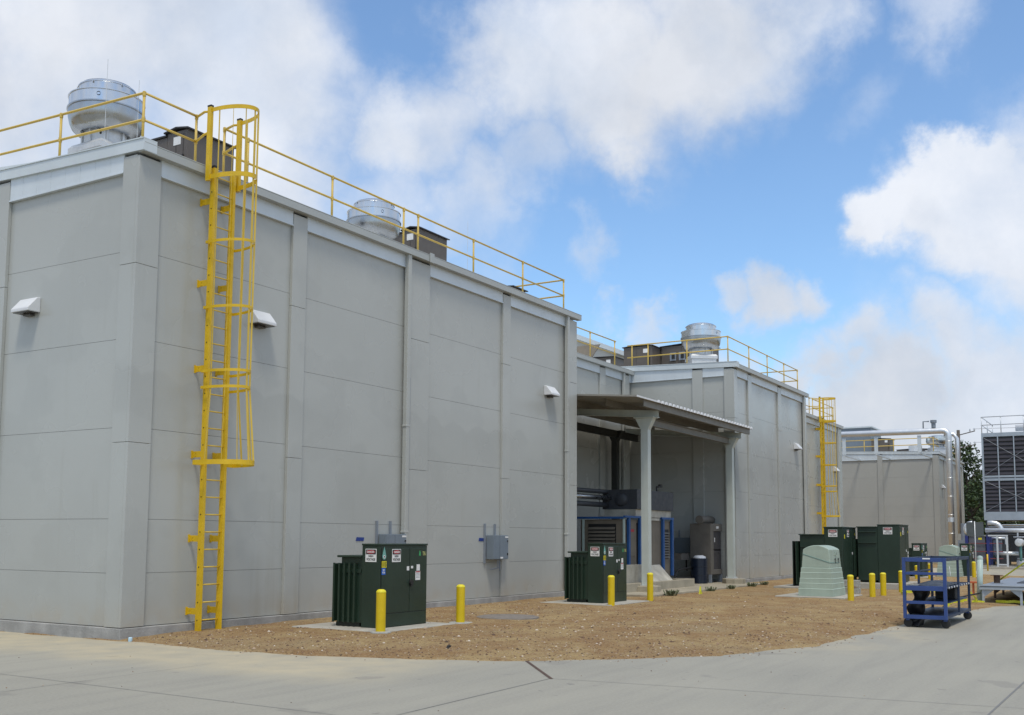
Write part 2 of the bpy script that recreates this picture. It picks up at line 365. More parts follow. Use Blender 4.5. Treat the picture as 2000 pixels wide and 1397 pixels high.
# ------------------------------------------------------------------ mesh builder
class MB:
    def __init__(s): s.v = []; s.f = []; s.mi = []; s.sm = []; s.cur = 0
    def _add(s, vs, fs, smooth=False):
        b = len(s.v); s.v += [tuple(p) for p in vs]
        for f in fs: s.f.append([b+i for i in f]); s.mi.append(s.cur); s.sm.append(smooth)
        return s
    def box(s, x0, x1, y0, y1, z0, z1):
        if x0 > x1: x0, x1 = x1, x0
        if y0 > y1: y0, y1 = y1, y0
        if z0 > z1: z0, z1 = z1, z0
        v = [(x0,y0,z0),(x1,y0,z0),(x1,y1,z0),(x0,y1,z0),(x0,y0,z1),(x1,y0,z1),(x1,y1,z1),(x0,y1,z1)]
        return s._add(v, [(0,3,2,1),(4,5,6,7),(0,1,5,4),(1,2,6,5),(2,3,7,6),(3,0,4,7)])
    def hexa(s, b, t):   # bottom 4 pts ccw, top 4 pts
        return s._add(list(b)+list(t), [(3,2,1,0),(4,5,6,7),(0,1,5,4),(1,2,6,5),(2,3,7,6),(3,0,4,7)])
    def prism(s, pts, axis, a, b):  # polygon in the other two axes, extruded along axis
        n = len(pts); V = []
        for h in (a, b):
            for (p, q) in pts:
                V.append({'x': (h, p, q), 'y': (p, h, q), 'z': (p, q, h)}[axis])
        F = [tuple(range(n))[::-1], tuple(range(n, 2*n))]
        for i in range(n): j = (i+1) % n; F.append((i, j, n+j, n+i))
        return s._add(V, F)
    def tube(s, pts, r, n=8, caps=True, r2=None):
        pts = [Vector(p) for p in pts]; V = []; F = []; k = len(pts); prev = None
        for i, p in enumerate(pts):
            d = (pts[min(i+1, k-1)]-pts[max(i-1, 0)]).normalized()
            if prev is None:
                a = Vector((0, 0, 1)) if abs(d.z) < .9 else Vector((1, 0, 0))
                e1 = d.cross(a).normalized()
            else:
                e1 = (prev - d*prev.dot(d)).normalized()
            prev = e1; e2 = d.cross(e1)
            rad = r if r2 is None else r+(r2-r)*i/(k-1)
            for j in range(n):
                t = 2*math.pi*j/n; V.append(p+e1*rad*math.cos(t)+e2*rad*math.sin(t))
        for i in range(k-1):
            for j in range(n):
                q = (j+1) % n; F.append((i*n+j, i*n+q, (i+1)*n+q, (i+1)*n+j))
        s._add(V, F, n > 6)
        if caps:
            b = len(s.v)-len(V)
            s.f.append([b+j for j in range(n)][::-1]); s.mi.append(s.cur); s.sm.append(False)
            s.f.append([b+(k-1)*n+j for j in range(n)]); s.mi.append(s.cur); s.sm.append(False)
        return s
    def lathe(s, prof, c=(0, 0, 0), n=32, axis='z', smooth=True):
        V = []; F = []
        if smooth is True and len(prof) > 2:
            run = [prof[0]]
            for i in range(1, len(prof)):
                run.append(prof[i])
                if i < len(prof)-1:
                    a = math.atan2(prof[i][1]-prof[i-1][1], prof[i][0]-prof[i-1][0]); b = math.atan2(prof[i+1][1]-prof[i][1], prof[i+1][0]-prof[i][0])
                    if abs((b-a+math.pi) % (2*math.pi)-math.pi) > R(38) and len(run) > 1:
                        s.lathe(run, c, n, axis, 2); run = [prof[i]]
            return s.lathe(run, c, n, axis, 2)
        for (r, z) in prof:
            for j in range(n):
                t = 2*math.pi*j/n; a, b = r*math.cos(t), r*math.sin(t)
                p = {'z': (a, b, z), 'x': (z, a, b), 'y': (b, z, a)}[axis]
                V.append((p[0]+c[0], p[1]+c[1], p[2]+c[2]))
        for i in range(len(prof)-1):
            for j in range(n):
                q = (j+1) % n; F.append((i*n+j, i*n+q, (i+1)*n+q, (i+1)*n+j))
        return s._add(V, F, bool(smooth))
    def flat(s, x0, x1, y0, y1, z):
        return s._add([(x0,y0,z),(x1,y0,z),(x1,y1,z),(x0,y1,z)], [(0,1,2,3)])
    def strip(s, pts, w, t, up=(0, 0, 1)):   # flat bar following pts: width w along 'up', thickness t
        pts = [Vector(p) for p in pts]; up = Vector(up); V = []; F = []; k = len(pts)
        for i, p in enumerate(pts):
            d = (pts[min(i+1, k-1)]-pts[max(i-1, 0)]).normalized(); e = d.cross(up).normalized()
            for (a, b) in ((-1, -1), (1, -1), (1, 1), (-1, 1)): V.append(p+e*t/2*a+up*w/2*b)
        for i in range(k-1):
            for j in range(4):
                q = (j+1) % 4; F.append((i*4+j, i*4+q, (i+1)*4+q, (i+1)*4+j))
        F.append((3, 2, 1, 0)); F.append(tuple((k-1)*4+j for j in range(4)))
        return s._add(V, F)
    def build(s, name, mats, parent=None, origin=(0, 0, 0), bevel=0, label=None):
        if not isinstance(mats, (list, tuple)): mats = [mats]
        me = bpy.data.meshes.new(name); ox, oy, oz = origin if parent is not None else (0, 0, 0)
        me.from_pydata([(x-ox, y-oy, z-oz) for x, y, z in s.v], [], s.f)
        for q in mats: me.materials.append(M[q])
        me.polygons.foreach_set('material_index', s.mi); me.polygons.foreach_set('use_smooth', s.sm); me.update()
        o = bpy.data.objects.new(name, me); COL.objects.link(o)
        if parent is not None: o.parent = parent
        else: o.location = origin
        if bevel:
            bv = o.modifiers.new('bevel', 'BEVEL'); bv.width = bevel; bv.segments = 2; bv.limit_method = 'ANGLE'; bv.angle_limit = R(40)
        if label: o['label'] = label
        return o

def thing(name, label, cat, loc=(0, 0, 0), rz=0, group=None):
    o = bpy.data.objects.new(name, None); COL.objects.link(o); o.empty_display_size = .2
    o.location = loc; o.rotation_euler = (0, 0, rz); o['label'] = label; o['category'] = cat
    if group: o['group'] = group
    return o
def tag(o, label, cat, group=None):
    o['label'] = label; o['category'] = cat
    if group: o['group'] = group
    return o
def struct(o): o['kind'] = 'structure'; return o
KIDS = {}
def copy_tree(src, loc, rz=0, label=None, group=None, scale=None):
    r = src.copy(); COL.objects.link(r); r.location = loc; r.rotation_euler = (0, 0, rz)
    if label: r['label'] = label
    if group: r['group'] = group
    if scale: r.scale = scale
    allo = [o for o in bpy.data.objects if o.parent == src]
    for ch in allo:
        c = ch.copy(); COL.objects.link(c); c.parent = r
        for g in [o for o in bpy.data.objects if o.parent == ch]:
            d = g.copy(); COL.objects.link(d); d.parent = c
    return r
TXT = {}
def text_mesh(s):
    if s in TXT: return TXT[s]
    cu = bpy.data.curves.new('lettering', 'FONT'); cu.body = s; cu.align_x = 'CENTER'; cu.align_y = 'CENTER'; cu.size = 1; cu.extrude = .01
    cu.offset = .02; cu.resolution_u = 3
    o = bpy.data.objects.new('tmp', cu); COL.objects.link(o); bpy.context.view_layer.update()
    me = bpy.data.meshes.new_from_object(o.evaluated_get(bpy.context.evaluated_depsgraph_get()))
    bpy.data.objects.remove(o); me.name = 'lettering'
    vs = [tuple(v.co) for v in me.vertices]; fs = [tuple(p.vertices) for p in me.polygons]
    xs = [v[0] for v in vs]; ys = [v[1] for v in vs]
    cx, cy = (min(xs)+max(xs))/2, (min(ys)+max(ys))/2; w, h = max(xs)-min(xs), max(ys)-min(ys)
    TXT[s] = ([((x-cx)/w, (y-cy)/h, z) for x, y, z in vs], fs)
    return TXT[s]
def text_on(mb, s, face, c, w, h):
    """lettering on a vertical face; face 'W' looks towards -X, 'S' towards -Y; c = centre on surface"""
    vs, fs = text_mesh(s); V = []
    for x, y, z in vs:
        if face == 'S': V.append((c[0]+x*w, c[1]-.002-z*.1, c[2]+y*h))
        else: V.append((c[0]-.002-z*.1, c[1]-x*w, c[2]+y*h))
    mb._add(V, fs)
def plate(mb, face, c, w, h, t=.004, off=0):
    if face == 'S': mb.box(c[0]-w/2, c[0]+w/2, c[1]-off-t, c[1]-off, c[2]-h/2, c[2]+h/2)
    else: mb.box(c[0]-off-t, c[0]-off, c[1]-w/2, c[1]+w/2, c[2]-h/2, c[2]+h/2)

# ------------------------------------------------------------------ ground
pv = MB()
pv.flat(-80, 73.5, -90, 60, 0)
pv.cur = 1
def seg(mb, a, b, w, z=.004):
    a, b = Vector(a), Vector(b); d = (b-a).normalized(); n = Vector((-d.y, d.x))*w/2
    mb._add([(*(a-n), z), (*(b-n), z), (*(b+n), z), (*(a+n), z)], [(0, 1, 2, 3)])
seg(pv, (-20, 5.72), (11.5, 6.34), .012); seg(pv, (11.5, 6.34), (11.62, 5.4), .010)
seg(pv, (11.62, 5.4), (12.2, .8), .010); seg(pv, (12.2, .8), (13, -12), .010)
seg(pv, (4, 1.62), (11.5, 1.44), .022); seg(pv, (11.5, 1.44), (30, 1.1), .022)
seg(pv, (8.02, 6.2), (8.12, 11.5), .010); seg(pv, (8.12, 11.5), (8.3, 30), .010)
seg(pv, (-10, 10.7), (8.1, 10.8), .010); seg(pv, (8.1, 10.8), (10.3, 10.86), .007)
pv.cur = 2; seg(pv, (11.48, 6.31), (13.1, 7.64), .045, .0045)
struct(pv.build('pavement', ['pavement', 'gap', 'rust']))
gr = MB(); gr.flat(-1500, 3500, -1500, 3000, -.12); struct(gr.build('ground', 'dirt'))

EDGE = [(11.62,40),(11.68,14.45),(11.80,13.97),(11.60,12.35),(11.75,10.46),(12.26,9.02),(12.97,7.53),(13.83,6.58),(15.1,5.53),(17.4,4.72),
        (20.4,4.51),(22.8,4.38),(25.5,4.1),(28.5,3.83),(30.4,3.6),(31.6,3.0),(32.6,.8),(33,-6),(33.2,-14),(54.5,-14),(56.6,5.26),(59.3,7.6),(61.5,13),(62,40)]
def sdist(x, y):
    ins = False; best = 1e9; n = len(EDGE)
    for i in range(n):
        x1, y1 = EDGE[i]; x2, y2 = EDGE[(i+1) % n]
        if (y1 > y) != (y2 > y) and x < (x2-x1)*(y-y1)/(y2-y1)+x1: ins = not ins
        dx, dy = x2-x1, y2-y1; t = max(0, min(1, ((x-x1)*dx+(y-y1)*dy)/(dx*dx+dy*dy)))
        d = math.hypot(x-x1-t*dx, y-y1-t*dy)
        if d < best: best = d
    return best if ins else -best
def dirt_h(x, y):
    d = sdist(x, y)+.12*(noise.noise((x*1.3, y*1.3, 3)))+.04*noise.noise((x*6, y*6, 1))
    if d < -.25: return -.06
    h = .03*noise.fractal((x*.8, y*.8, .3), 1, 2, 4)+.012*noise.noise((x*4, y*4, 0))+.006*noise.noise((x*11, y*11, 5))
    k = max(0, min(1, d/1.2)); base = .018+.05*k+h*k*(.6)
    if d < .05: base = -.06+(d+.25)/.30*(.018+.06)
    return max(-.06, base)
xs = []; x = 11.2
while x < 63.5: xs.append(x); x += .07+.0045*(x-11)
ys = []; y = -14.5
while y < 19: ys.append(y); y += .08 if y > 2.8 else .5
dm = MB(); V = [(x, y, dirt_h(x, y)) for x in xs for y in ys]; ny = len(ys)
dm._add(V, [(i*ny+j, (i+1)*ny+j, (i+1)*ny+j+1, i*ny+j+1) for i in range(len(xs)-1) for j in range(ny-1)
            if max(V[i*ny+j][2], V[(i+1)*ny+j][2], V[(i+1)*ny+j+1][2], V[i*ny+j+1][2]) > -.05], True)
do = struct(dm.build('dirt_ground', 'dirt'))
# far side of the road: rough ground running to the tree line
fg = MB()
fg.flat(71.5, 900, -400, 500, .012); struct(fg.build('rough_ground', 'dirt'))
# loose stones
st = MB()
def stone(x, y, z, r):
    V = [];
    for (a, b, c) in ((1,0,0),(-1,0,0),(0,1,0),(0,-1,0),(0,0,1),(0,0,-1)):
        k = r*random.uniform(.6, 1.2); V.append((x+a*k, y+b*k, z+c*k*.6))
    st._add(V, [(0,2,4),(2,1,4),(1,3,4),(3,0,4),(2,0,5),(1,2,5),(3,1,5),(0,3,5)])
cnt = 0
while cnt < 7000:
    x = 11.5+abs(random.gauss(0, 9)); y = random.uniform(3.6, 14.3)
    if x > 50: continue
    d = sdist(x, y)
    if d < -.45 or (d < 0 and random.random() < .6+.8*(-d)): continue
    if d > 1.2 and random.random() < .45: continue
    z = max(dirt_h(x, y), 0) if d > -.05 else 0
    stone(x, y, z+.002, random.choice((.007, .009, .012, .015, .022)) * (1.5 if random.random() < .04 else 1)); cnt += 1
for i in range(260):   # clods
    x = 11.8+abs(random.gauss(0, 8)); y = random.uniform(4.4, 14)
    if x < 45 and sdist(x, y) > .15: stone(x, y, dirt_h(x, y)+.004, random.uniform(.02, .045))
for i in range(70):    # grit on the concrete
    x = random.uniform(7, 22); y = random.uniform(1, 14); 
    if sdist(x, y) < -.2: stone(x, y, .003, random.uniform(.006, .014))
so_ = st.build('loose_stones', 'stones'); so_['kind'] = 'stuff'

# ------------------------------------------------------------------ buildings
SEAM = [1.08, 1.98, 3.51, 5.02, 6.53]
PSEAM = [3.25, 6.28]
ZB, ZT, ZP = .205, 7.91, 8.15
def courses(mb, face, plane, a0, a1, sgn, zs=SEAM, z0=ZB, z1=ZT+.05, t=.06, gap=.0055):
    """stack of panels on a wall face. face 'S': plane y, a = x ; 'W': plane x, a = y. sgn = +1 behind the plane"""
    e = [z0]+[z for z in zs if z0 < z < z1]+[z1]
    for i in range(len(e)-1):
        b, c = e[i]+(gap/2 if i else 0), e[i+1]-(gap/2 if i < len(e)-2 else 0)
        if face == 'S': mb.box(a0, a1, plane, plane+sgn*t, b, c)
        else: mb.box(plane, plane+sgn*t, a0, a1, b, c)
RS = .033
def block(name, label, x0, x1, y0, y1, pilS=(), pilW=(), wallmat='wall', cat='building', pd=.07, seam_w=.0055, ybase=None, trimmat='trim'):
    """one building block. pilS = pilasters (x0,x1) on the -Y face; pilW = pilasters (y0,y1) on the -X face"""
    yb = ybase if ybase is not None else y0
    def rz(y): return RS*(y-yb)
    b = thing(name, label, cat, (x0, y0, 0)); O = (x0, y0, 0)
    w = MB()
    courses(w, 'S', y0+pd, x0+pd, x1-.02, 1, gap=seam_w)
    courses(w, 'W', x0+pd, y0+pd+.061, y1, 1, gap=seam_w)
    courses(w, 'S', y1-.06, x0+pd+.062, x1-.081, 1, gap=seam_w)
    courses(w, 'W', x1-.08, y0+pd+.061, y1-.062, 1, gap=seam_w)
    w.cur = 1; w.box(x0+pd+.05, x1-.09, y0+pd+.05, y1-.07, .1, 8.05)
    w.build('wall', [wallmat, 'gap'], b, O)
    for (a, c) in pilS:
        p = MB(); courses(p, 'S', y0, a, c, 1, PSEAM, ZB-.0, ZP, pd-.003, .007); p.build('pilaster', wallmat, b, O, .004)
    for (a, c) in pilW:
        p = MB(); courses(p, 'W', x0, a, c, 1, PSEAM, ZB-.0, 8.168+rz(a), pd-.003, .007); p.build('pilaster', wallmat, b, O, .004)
    # sheet-metal band between pilasters, under the eave
    ps = sorted(pilS); t = MB(); e = [x0+.02]+[v for q in ps for v in q]+[x1-.02]
    for i in range(0, len(e), 2):
        if e[i+1]-e[i] > .05:
            t.box(e[i]+.003, e[i+1]-.003, y0+.015, y0+pd-.003, ZT, ZP+.12)
            t.box(e[i]+.004, e[i+1]-.004, y0-.004, y0+pd-.004, ZT-.012, ZT+.012)
    if t.v: t.build('metal_band', trimmat, b, O)
    pw = sorted(pilW); t = MB(); e = [y0+.02]+[v for q in pw for v in q]+[y1]
    for i in range(0, len(e), 2):
        a, c = e[i], e[i+1]
        if c-a > .05:
            t.hexa([(x0+.015,a+.003,ZT),(x0+pd-.003,a+.003,ZT),(x0+pd-.003,c-.003,ZT),(x0+.015,c-.003,ZT)],
                   [(x0+.015,a+.003,ZP+.12+rz(a)),(x0+pd-.003,a+.003,ZP+.12+rz(a)),(x0+pd-.003,c-.003,ZP+.12+rz(c)),(x0+.015,c-.003,ZP+.12+rz(c))])
            t.box(x0-.004, x0+pd-.004, a+.004, c-.004, ZT-.012, ZT+.012)
            yy = a+.35
            while yy < c-.1: t.box(x0+.011, x0+.016, yy, yy+.012, ZT+.015, ZP+.06+rz(yy)); yy += .41
    if t.v: t.build('metal_band', trimmat, b, O)
    # eave fascia (gutter board) on -Y side
    g = MB(); g.box(x0-.01, x1+.07, y0-.125, y0+.03, 8.195, 8.34); g.box(x0-.012, x1+.072, y0-.128, y0+.03, 8.341, 8.362)
    g.build('eave_gutter', 'fascia', b, O, .006)
    # rake cap on -X side, follows the slope of the roof
    g = MB()
    for (dx, za, zb_) in ((-.035, 8.215, 8.41), (-.05, 8.412, 8.432)):
        ya, yc = y0-.127, y1
        g.hexa([(x0+dx,ya,za+rz(ya)),(x0+.25,ya,za+rz(ya)),(x0+.25,yc,za+rz(yc)),(x0+dx,yc,za+rz(yc))],
               [(x0+dx,ya,zb_+rz(ya)),(x0+.25,ya,zb_+rz(ya)),(x0+.25,yc,zb_+rz(yc)),(x0+dx,yc,zb_+rz(yc))])
    g.build('roof_edge', 'cap', b, O)
    g = MB(); zc = 8.21
    g.hexa([(x0+.252,y0+.031,zc),(x1-.01,y0+.031,zc),(x1-.01,y1,zc+rz(y1)),(x0+.252,y1,zc+rz(y1))],
           [(x0+.252,y0+.031,8.355),(x1-.01,y0+.031,8.355),(x1-.01,y1,8.355+rz(y1)),(x0+.252,y1,8.355+rz(y1))])
    xx = x0+.7
    while xx < x1-.2:
        g.hexa([(xx,y0-.05,8.362),(xx+.03,y0-.05,8.362),(xx+.03,y1,8.362+rz(y1)),(xx,y1,8.362+rz(y1))],
               [(xx,y0-.05,8.39),(xx+.03,y0-.05,8.39),(xx+.03,y1,8.39+rz(y1)),(xx,y1,8.39+rz(y1))]); xx += .61
    g.build('roof', 'roofm', b, O)
    g = MB(); g.box(x0-.02, x1+.02, y0-.02, y1, -.05, ZB-.012); g.build('foundation', 'foundation', b, O, .01)
    return b, O

b1, O1 = block('main_building', 'nearest and largest pale grey metal-panel building, the one with the tall yellow ladder', 11.70, 27.78, 14.43, 42,
      [(11.70, 12.17), (15.5, 15.91), (19.42, 20.22), (23.56, 23.95), (27.2, 27.78)], [(14.4975, 14.84), (18.03, 18.6), (22.0, 22.5), (26, 26.5), (30, 30.5)])
# downpipes
for (xa, top) in ((19.30, 8.2), (27.10, 8.2)):
    g = MB(); g.box(xa-.06, xa+.07, 14.34, 14.45, .25, top); g.box(xa-.075, xa+.085, 14.335, 14.455, 4.2, 4.25); g.box(xa-.075, xa+.085, 14.335, 14.455, 1.8, 1.85)
    g.build('downpipe', 'wall', b1, O1, .01)
g = MB(); g.box(20.0, 20.16, 14.27, 14.3, 8.17, 8.40); g.build('gutter_joint', 'fascia', b1, O1, .008)
b2, O2 = block('setback_building', 'pale grey wing set back behind the steel canopy, between the two big blocks', 27.85, 38.37, 17.485, 42,
      [(35.56, 36.03), (37.68, 38.2)], [], ybase=17.485)
g = MB(); g.box(37.52, 37.64, 17.4, 17.5, .2, 8.2); g.build('downpipe', 'wall', b2, O2, .01)
b3, O3 = block('second_building', 'pale grey block right of the canopy with a big silver roof fan above it', 38.374, 48.2, 13.24, 42,
      [(38.374, 38.74), (40.03, 40.45), (43.92, 44.4), (47.8, 48.2)], [(13.3075, 13.64), (14.5, 14.92)], ybase=13.24)
g = MB(); g.box(47.66, 47.78, 13.15, 13.26, .2, 8.2); g.build('downpipe', 'wall', b3, O3, .01)
b4, O4 = block('third_building', 'narrow strip of grey building carrying the more distant yellow ladder', 48.3, 63.1, 15.29, 42,
      [(54.2, 54.6), (58.8, 59.1), (62.4, 63.1)], [])
g = MB(); g.box(62.1, 62.25, 15.2, 15.31, .2, 8.2); g.build('downpipe', 'wall', b4, O4, .01)
b5, O5 = block('far_building', 'distant pale grey building right of centre behind the dark green transformers', 84.9, 97.2, 13.42, 44,
      [(84.9, 85.4), (87.6, 88.1), (90.4, 90.9), (93.4, 93.9), (96.6, 97.2)], [(13.4875, 13.84), (17.5, 17.88), (22, 22.4)], wallmat='wall_far')
# tall hall far behind with a metal roof
bt = thing('tall_hall', 'taller pale hall behind, only its roof edge showing above the yellow railing', 'building', (22, 30, 0))
g = MB(); g.box(22, 72, 30, 60, 0, 13.95); g.build('wall', 'wall_far', bt, (22, 30, 0))
g = MB(); g.prism([(29.75, 13.95), (45, 15.2), (60.2, 13.95), (60.2, 14.25), (45, 15.5), (29.75, 14.25)], 'x', 21.8, 72.2)
g.build('roof', 'cap', bt, (22, 30, 0))
# plant room behind the far building
bp_ = thing('plant_room', 'small grey windowless penthouse rising behind the far building roof', 'building', (92, 19.85, 0))
g = MB(); g.box(92, 96, 19.85, 26, 8.3, 11.2); g.build('wall', 'box_grey', bp_, (92, 19.85, 0)); g = MB(); g.box(91.9, 96.1, 19.75, 26.1, 11.2, 11.32); g.build('roof', 'cap', bp_, (92, 19.85, 0))

# ------------------------------------------------------------------ wall lights
def wall_light():
    """faces -Y in local space, origin on the wall at its centre"""
    t = thing('wall_light', '', 'light fixture', (0, 0, 0))
    pr = [(-.0, .16), (-.07, .16), (-.25, -.05), (-.25, -.11), (0, -.11)]
    g = MB(); g.prism(pr, 'x', -.25, .25); g.build('hood', 'white_paint', t, bevel=.012)
    g = MB(); g.box(-.22, .22, -.225, -.02, -.122, -.112); g.build('lens', 'dark_lens', t)
    g = MB(); g.box(-.10, .10, -.11, 0.0, -.165, -.123); g.build('driver_box', 'dark_lens', t, bevel=.01)
    return t
wl = wall_light()
wl.location = (14.66, 14.50, 5.84); wl['label'] = 'white wedge-shaped wall light just right of the tall yellow ladder'; wl['group'] = 'wedge wall lights on the buildings'
for (p, rz, lb) in (((11.77, 17.28, 5.82), -math.pi/2, 'white wedge-shaped wall light on the left-hand end wall'),
                    ((26.15, 14.50, 5.84), 0, 'white wall light near the far end of the long nearest wall'),
                    ((46.6, 13.31, 5.80), 0, 'white wall light on the block right of the canopy'),
                    ((61.6, 15.36, 5.72), 0, 'small white wall light right of the distant yellow ladder'),
                    ((86.6, 13.49, 5.8), 0, 'small wall light on the far building beside the silver downpipe')):
    copy_tree(wl, p, rz, lb)

# ------------------------------------------------------------------ guard rails
def railing(label, pts, posts, z0, z1, zm, group='yellow roof guard rails', sl=lambda x, y: 0, matn='yellow_rail', r=.024, name='guardrail', cat='railing'):
    t = thing(name, label, cat, (pts[0][0], pts[0][1], z0), 0, group); O = (pts[0][0], pts[0][1], z0)
    for nm, z in (('top_rail', z1), ('mid_rail', zm)):
        g = MB(); g.tube([(x, y, z+sl(x, y)) for x, y in pts], r, 8); g.build(nm, matn, t, O)
    for (x, y) in posts:
        g = MB(); g.tube([(x, y, z0+sl(x, y)), (x, y, z1+sl(x, y))], r, 8)
        g.lathe([(r, z1+sl(x, y)-.07), (r*1.35, z1+sl(x, y)-.06), (r*1.35, z1+sl(x, y)+.02), (r*.9, z1+sl(x, y)+.03)], (x, y, 0), 8)
        g.lathe([(r, zm+sl(x, y)-.05), (r*1.35, zm+sl(x, y)-.04), (r*1.35, zm+sl(x, y)+.04), (r, zm+sl(x, y)+.05)], (x, y, 0), 8)
        g.build('post', matn, t, O)
    return t
slA = lambda x, y: RS*(y-14.8)
YR = 14.85
railing('yellow guard rail along the left gable edge of the nearest roof, ending at the ladder',
        [(12.08, 40), (12.08, YR), (13.28, YR)], [(12.08, YR), (12.08, 17.14), (12.08, 19.5), (12.08, 22), (12.08, 24.5), (13.28, YR)], 8.36, 9.47, 8.98, sl=slA)
railing('long yellow guard rail on the nearest roof running right from the tall ladder',
        [(13.98, YR), (27.82-.1, YR), (27.72, 20), (27.72, 34)], [(13.98, YR), (14.6, YR), (17.12, YR), (19.69, YR), (20.27, YR), (22.73, YR), (25.28, YR), (27.72, YR), (27.72, 17.3), (27.72, 20)], 8.36, 9.47, 8.99)
railing('yellow guard rail on the wing roof behind the canopy', [(28.5, 17.8), (37.6, 17.8)],
        [(30.5, 17.8), (33, 17.8), (35.35, 17.8), (37.5, 17.8)], 8.36, 9.47, 8.96)
railing('yellow guard rail round the roof of the block with the big fan', [(38.7, 17.8), (38.7, 13.58), (48.1, 13.58), (48.1, 24)],
        [(38.7, 17.6), (38.7, 16.9), (38.7, 15.25), (38.7, 13.58), (41.2, 13.58), (43.6, 13.58), (46.0, 13.58), (48.1, 13.58), (48.1, 16.2), (48.1, 19)], 8.36, 9.47, 8.98)
railing('thin yellow guard rail beside the distant ladder', [(49, 15.7), (57.795, 15.7)], [(50.5, 15.7), (53, 15.7), (55.4, 15.7), (57.795, 15.7)], 8.36, 9.47, 8.98)
railing('short yellow guard rail right of the distant ladder', [(58.495, 15.7), (62.9, 15.7), (62.9, 24)], [(58.495, 15.7), (60.7, 15.7), (62.9, 15.7), (62.9, 18.5)], 8.36, 9.47, 8.98)
railing('faint yellow guard rail on the far building roof', [(85.2, 26), (85.2, 13.8), (97, 13.8)],
        [(85.2, 21), (85.2, 18.9), (85.2, 16.7), (85.2, 13.8), (87.8, 13.8), (91, 13.8), (94, 13.8), (97, 13.8)], 8.36, 9.5, 9.0, r=.032)

# ------------------------------------------------------------------ caged ladders
def ladder(label, loc):
    """origin: foot of ladder centre on the ground; wall lies towards +Y at y = +.28"""
    t = thing('caged_ladder', label, 'ladder', loc, 0, 'yellow caged roof ladders')
    hw = .235
    for s in (-1, 1):
        g = MB(); g.box(s*hw-.03, s*hw+.03, -.05, .05, .02, 8.32); g.cur = 1; g.box(s*hw-.033, s*hw+.033, -.053, .053, 8.32, 8.36)
        zq = .25
        while zq < 8.2: g.box(s*hw-.034, s*hw-.0301, -.010, .010, zq-.010, zq+.010); zq += .3048
        g.build('side_rail', ['yellow', 'black'], t)
        g = MB(); g.box(s*.36-.03, s*.36+.03, -.045, .045, 8.05, 9.42); g.cur = 1; g.box(s*.36-.033, s*.36+.033, -.048, .048, 9.42, 9.45)
        g.build('grab_post', ['yellow', 'black'], t)
        g = MB(); g.tube([(s*.36, .03, 9.34), (s*.36, .15, 9.36), (-.105 if s < 0 else .595, .64, 9.45)], .022, 8); g.build('return_rail', 'yellow', t)
        g = MB(); g.tube([(s*.36, .03, 8.95), (s*.36, .15, 8.93), (-.105 if s < 0 else .595, .64, 8.98)], .022, 8); g.build('return_rail', 'yellow', t)
    z = .25
    while z < 8.2:
        g = MB(); g.tube([(-hw, 0, z), (hw, 0, z)], .0125, 8)
        g.build('rung', 'yellow_pale', t); z += .3048
    for zb in (.40, 1.66, 3.14, 4.67, 6.22, 7.72):
        for s in (-1, 1):
            g = MB(); g.box(s*hw-.008, s*hw+.008, -.02, .285, zb-.055, zb+.055)
            g.box(s*hw-.035 if s < 0 else s*hw, s*hw if s < 0 else s*hw+.035, .27, .29, zb-.07, zb+.07)
            for q in (-.03, .03): g.tube([(s*hw-.02*1, .20, zb+q), (s*hw+.02, .20, zb+q)], .008, 6)
            g.build('wall_bracket', 'yellow', t)
    def arc(hx, dep, z, n=20):
        P = [(-hx, .02, z)]
        for i in range(n+1):
            a = math.pi*i/n; P.append((-hx*math.cos(a), -.06-dep*math.sin(a), z))
        P.append((hx, .02, z)); return P
    HO = [(9.36, .36, .70, .075), (8.12, .36, .70, .085), (6.93, .35, .69, .05), (5.74, .35, .69, .05), (4.60, .35, .69, .05), (4.31, .35, .69, .05), (2.98, .47, .80, .085)]
    for z, hx, dep, w in HO:
        g = MB(); g.strip(arc(hx, dep, z), w, .008)
        for s in (-1, 1):
            if hx < .36 or z < 4: g.box(min(s*.24, s*hx), max(s*.24, s*hx), -.005, .02, z-w/2, z+w/2)
        g.build('cage_hoop', 'yellow', t)
    for i in range(7):
        a = math.pi*(i+.5)/7
        def P(hx, dep, z): return (-(hx-.012)*math.cos(a), -.06-(dep-.012)*math.sin(a), z)
        g = MB(); g.strip([P(.36, .70, 9.38), P(.36, .70, 8.1), P(.35, .69, 4.3), P(.47, .80, 2.96)], .032, .007, up=(math.sin(a), -math.cos(a), 0) if 0 else (math.sin(a), math.cos(a), 0))
        g.build('cage_bar', 'yellow_pale', t)
    return t
ld = ladder('tall yellow caged ladder on the nearest building, close to its corner', (13.385, 14.21, .0))
copy_tree(ld, (57.9, 15.06, 0), 0, 'distant yellow caged ladder right of the second building')

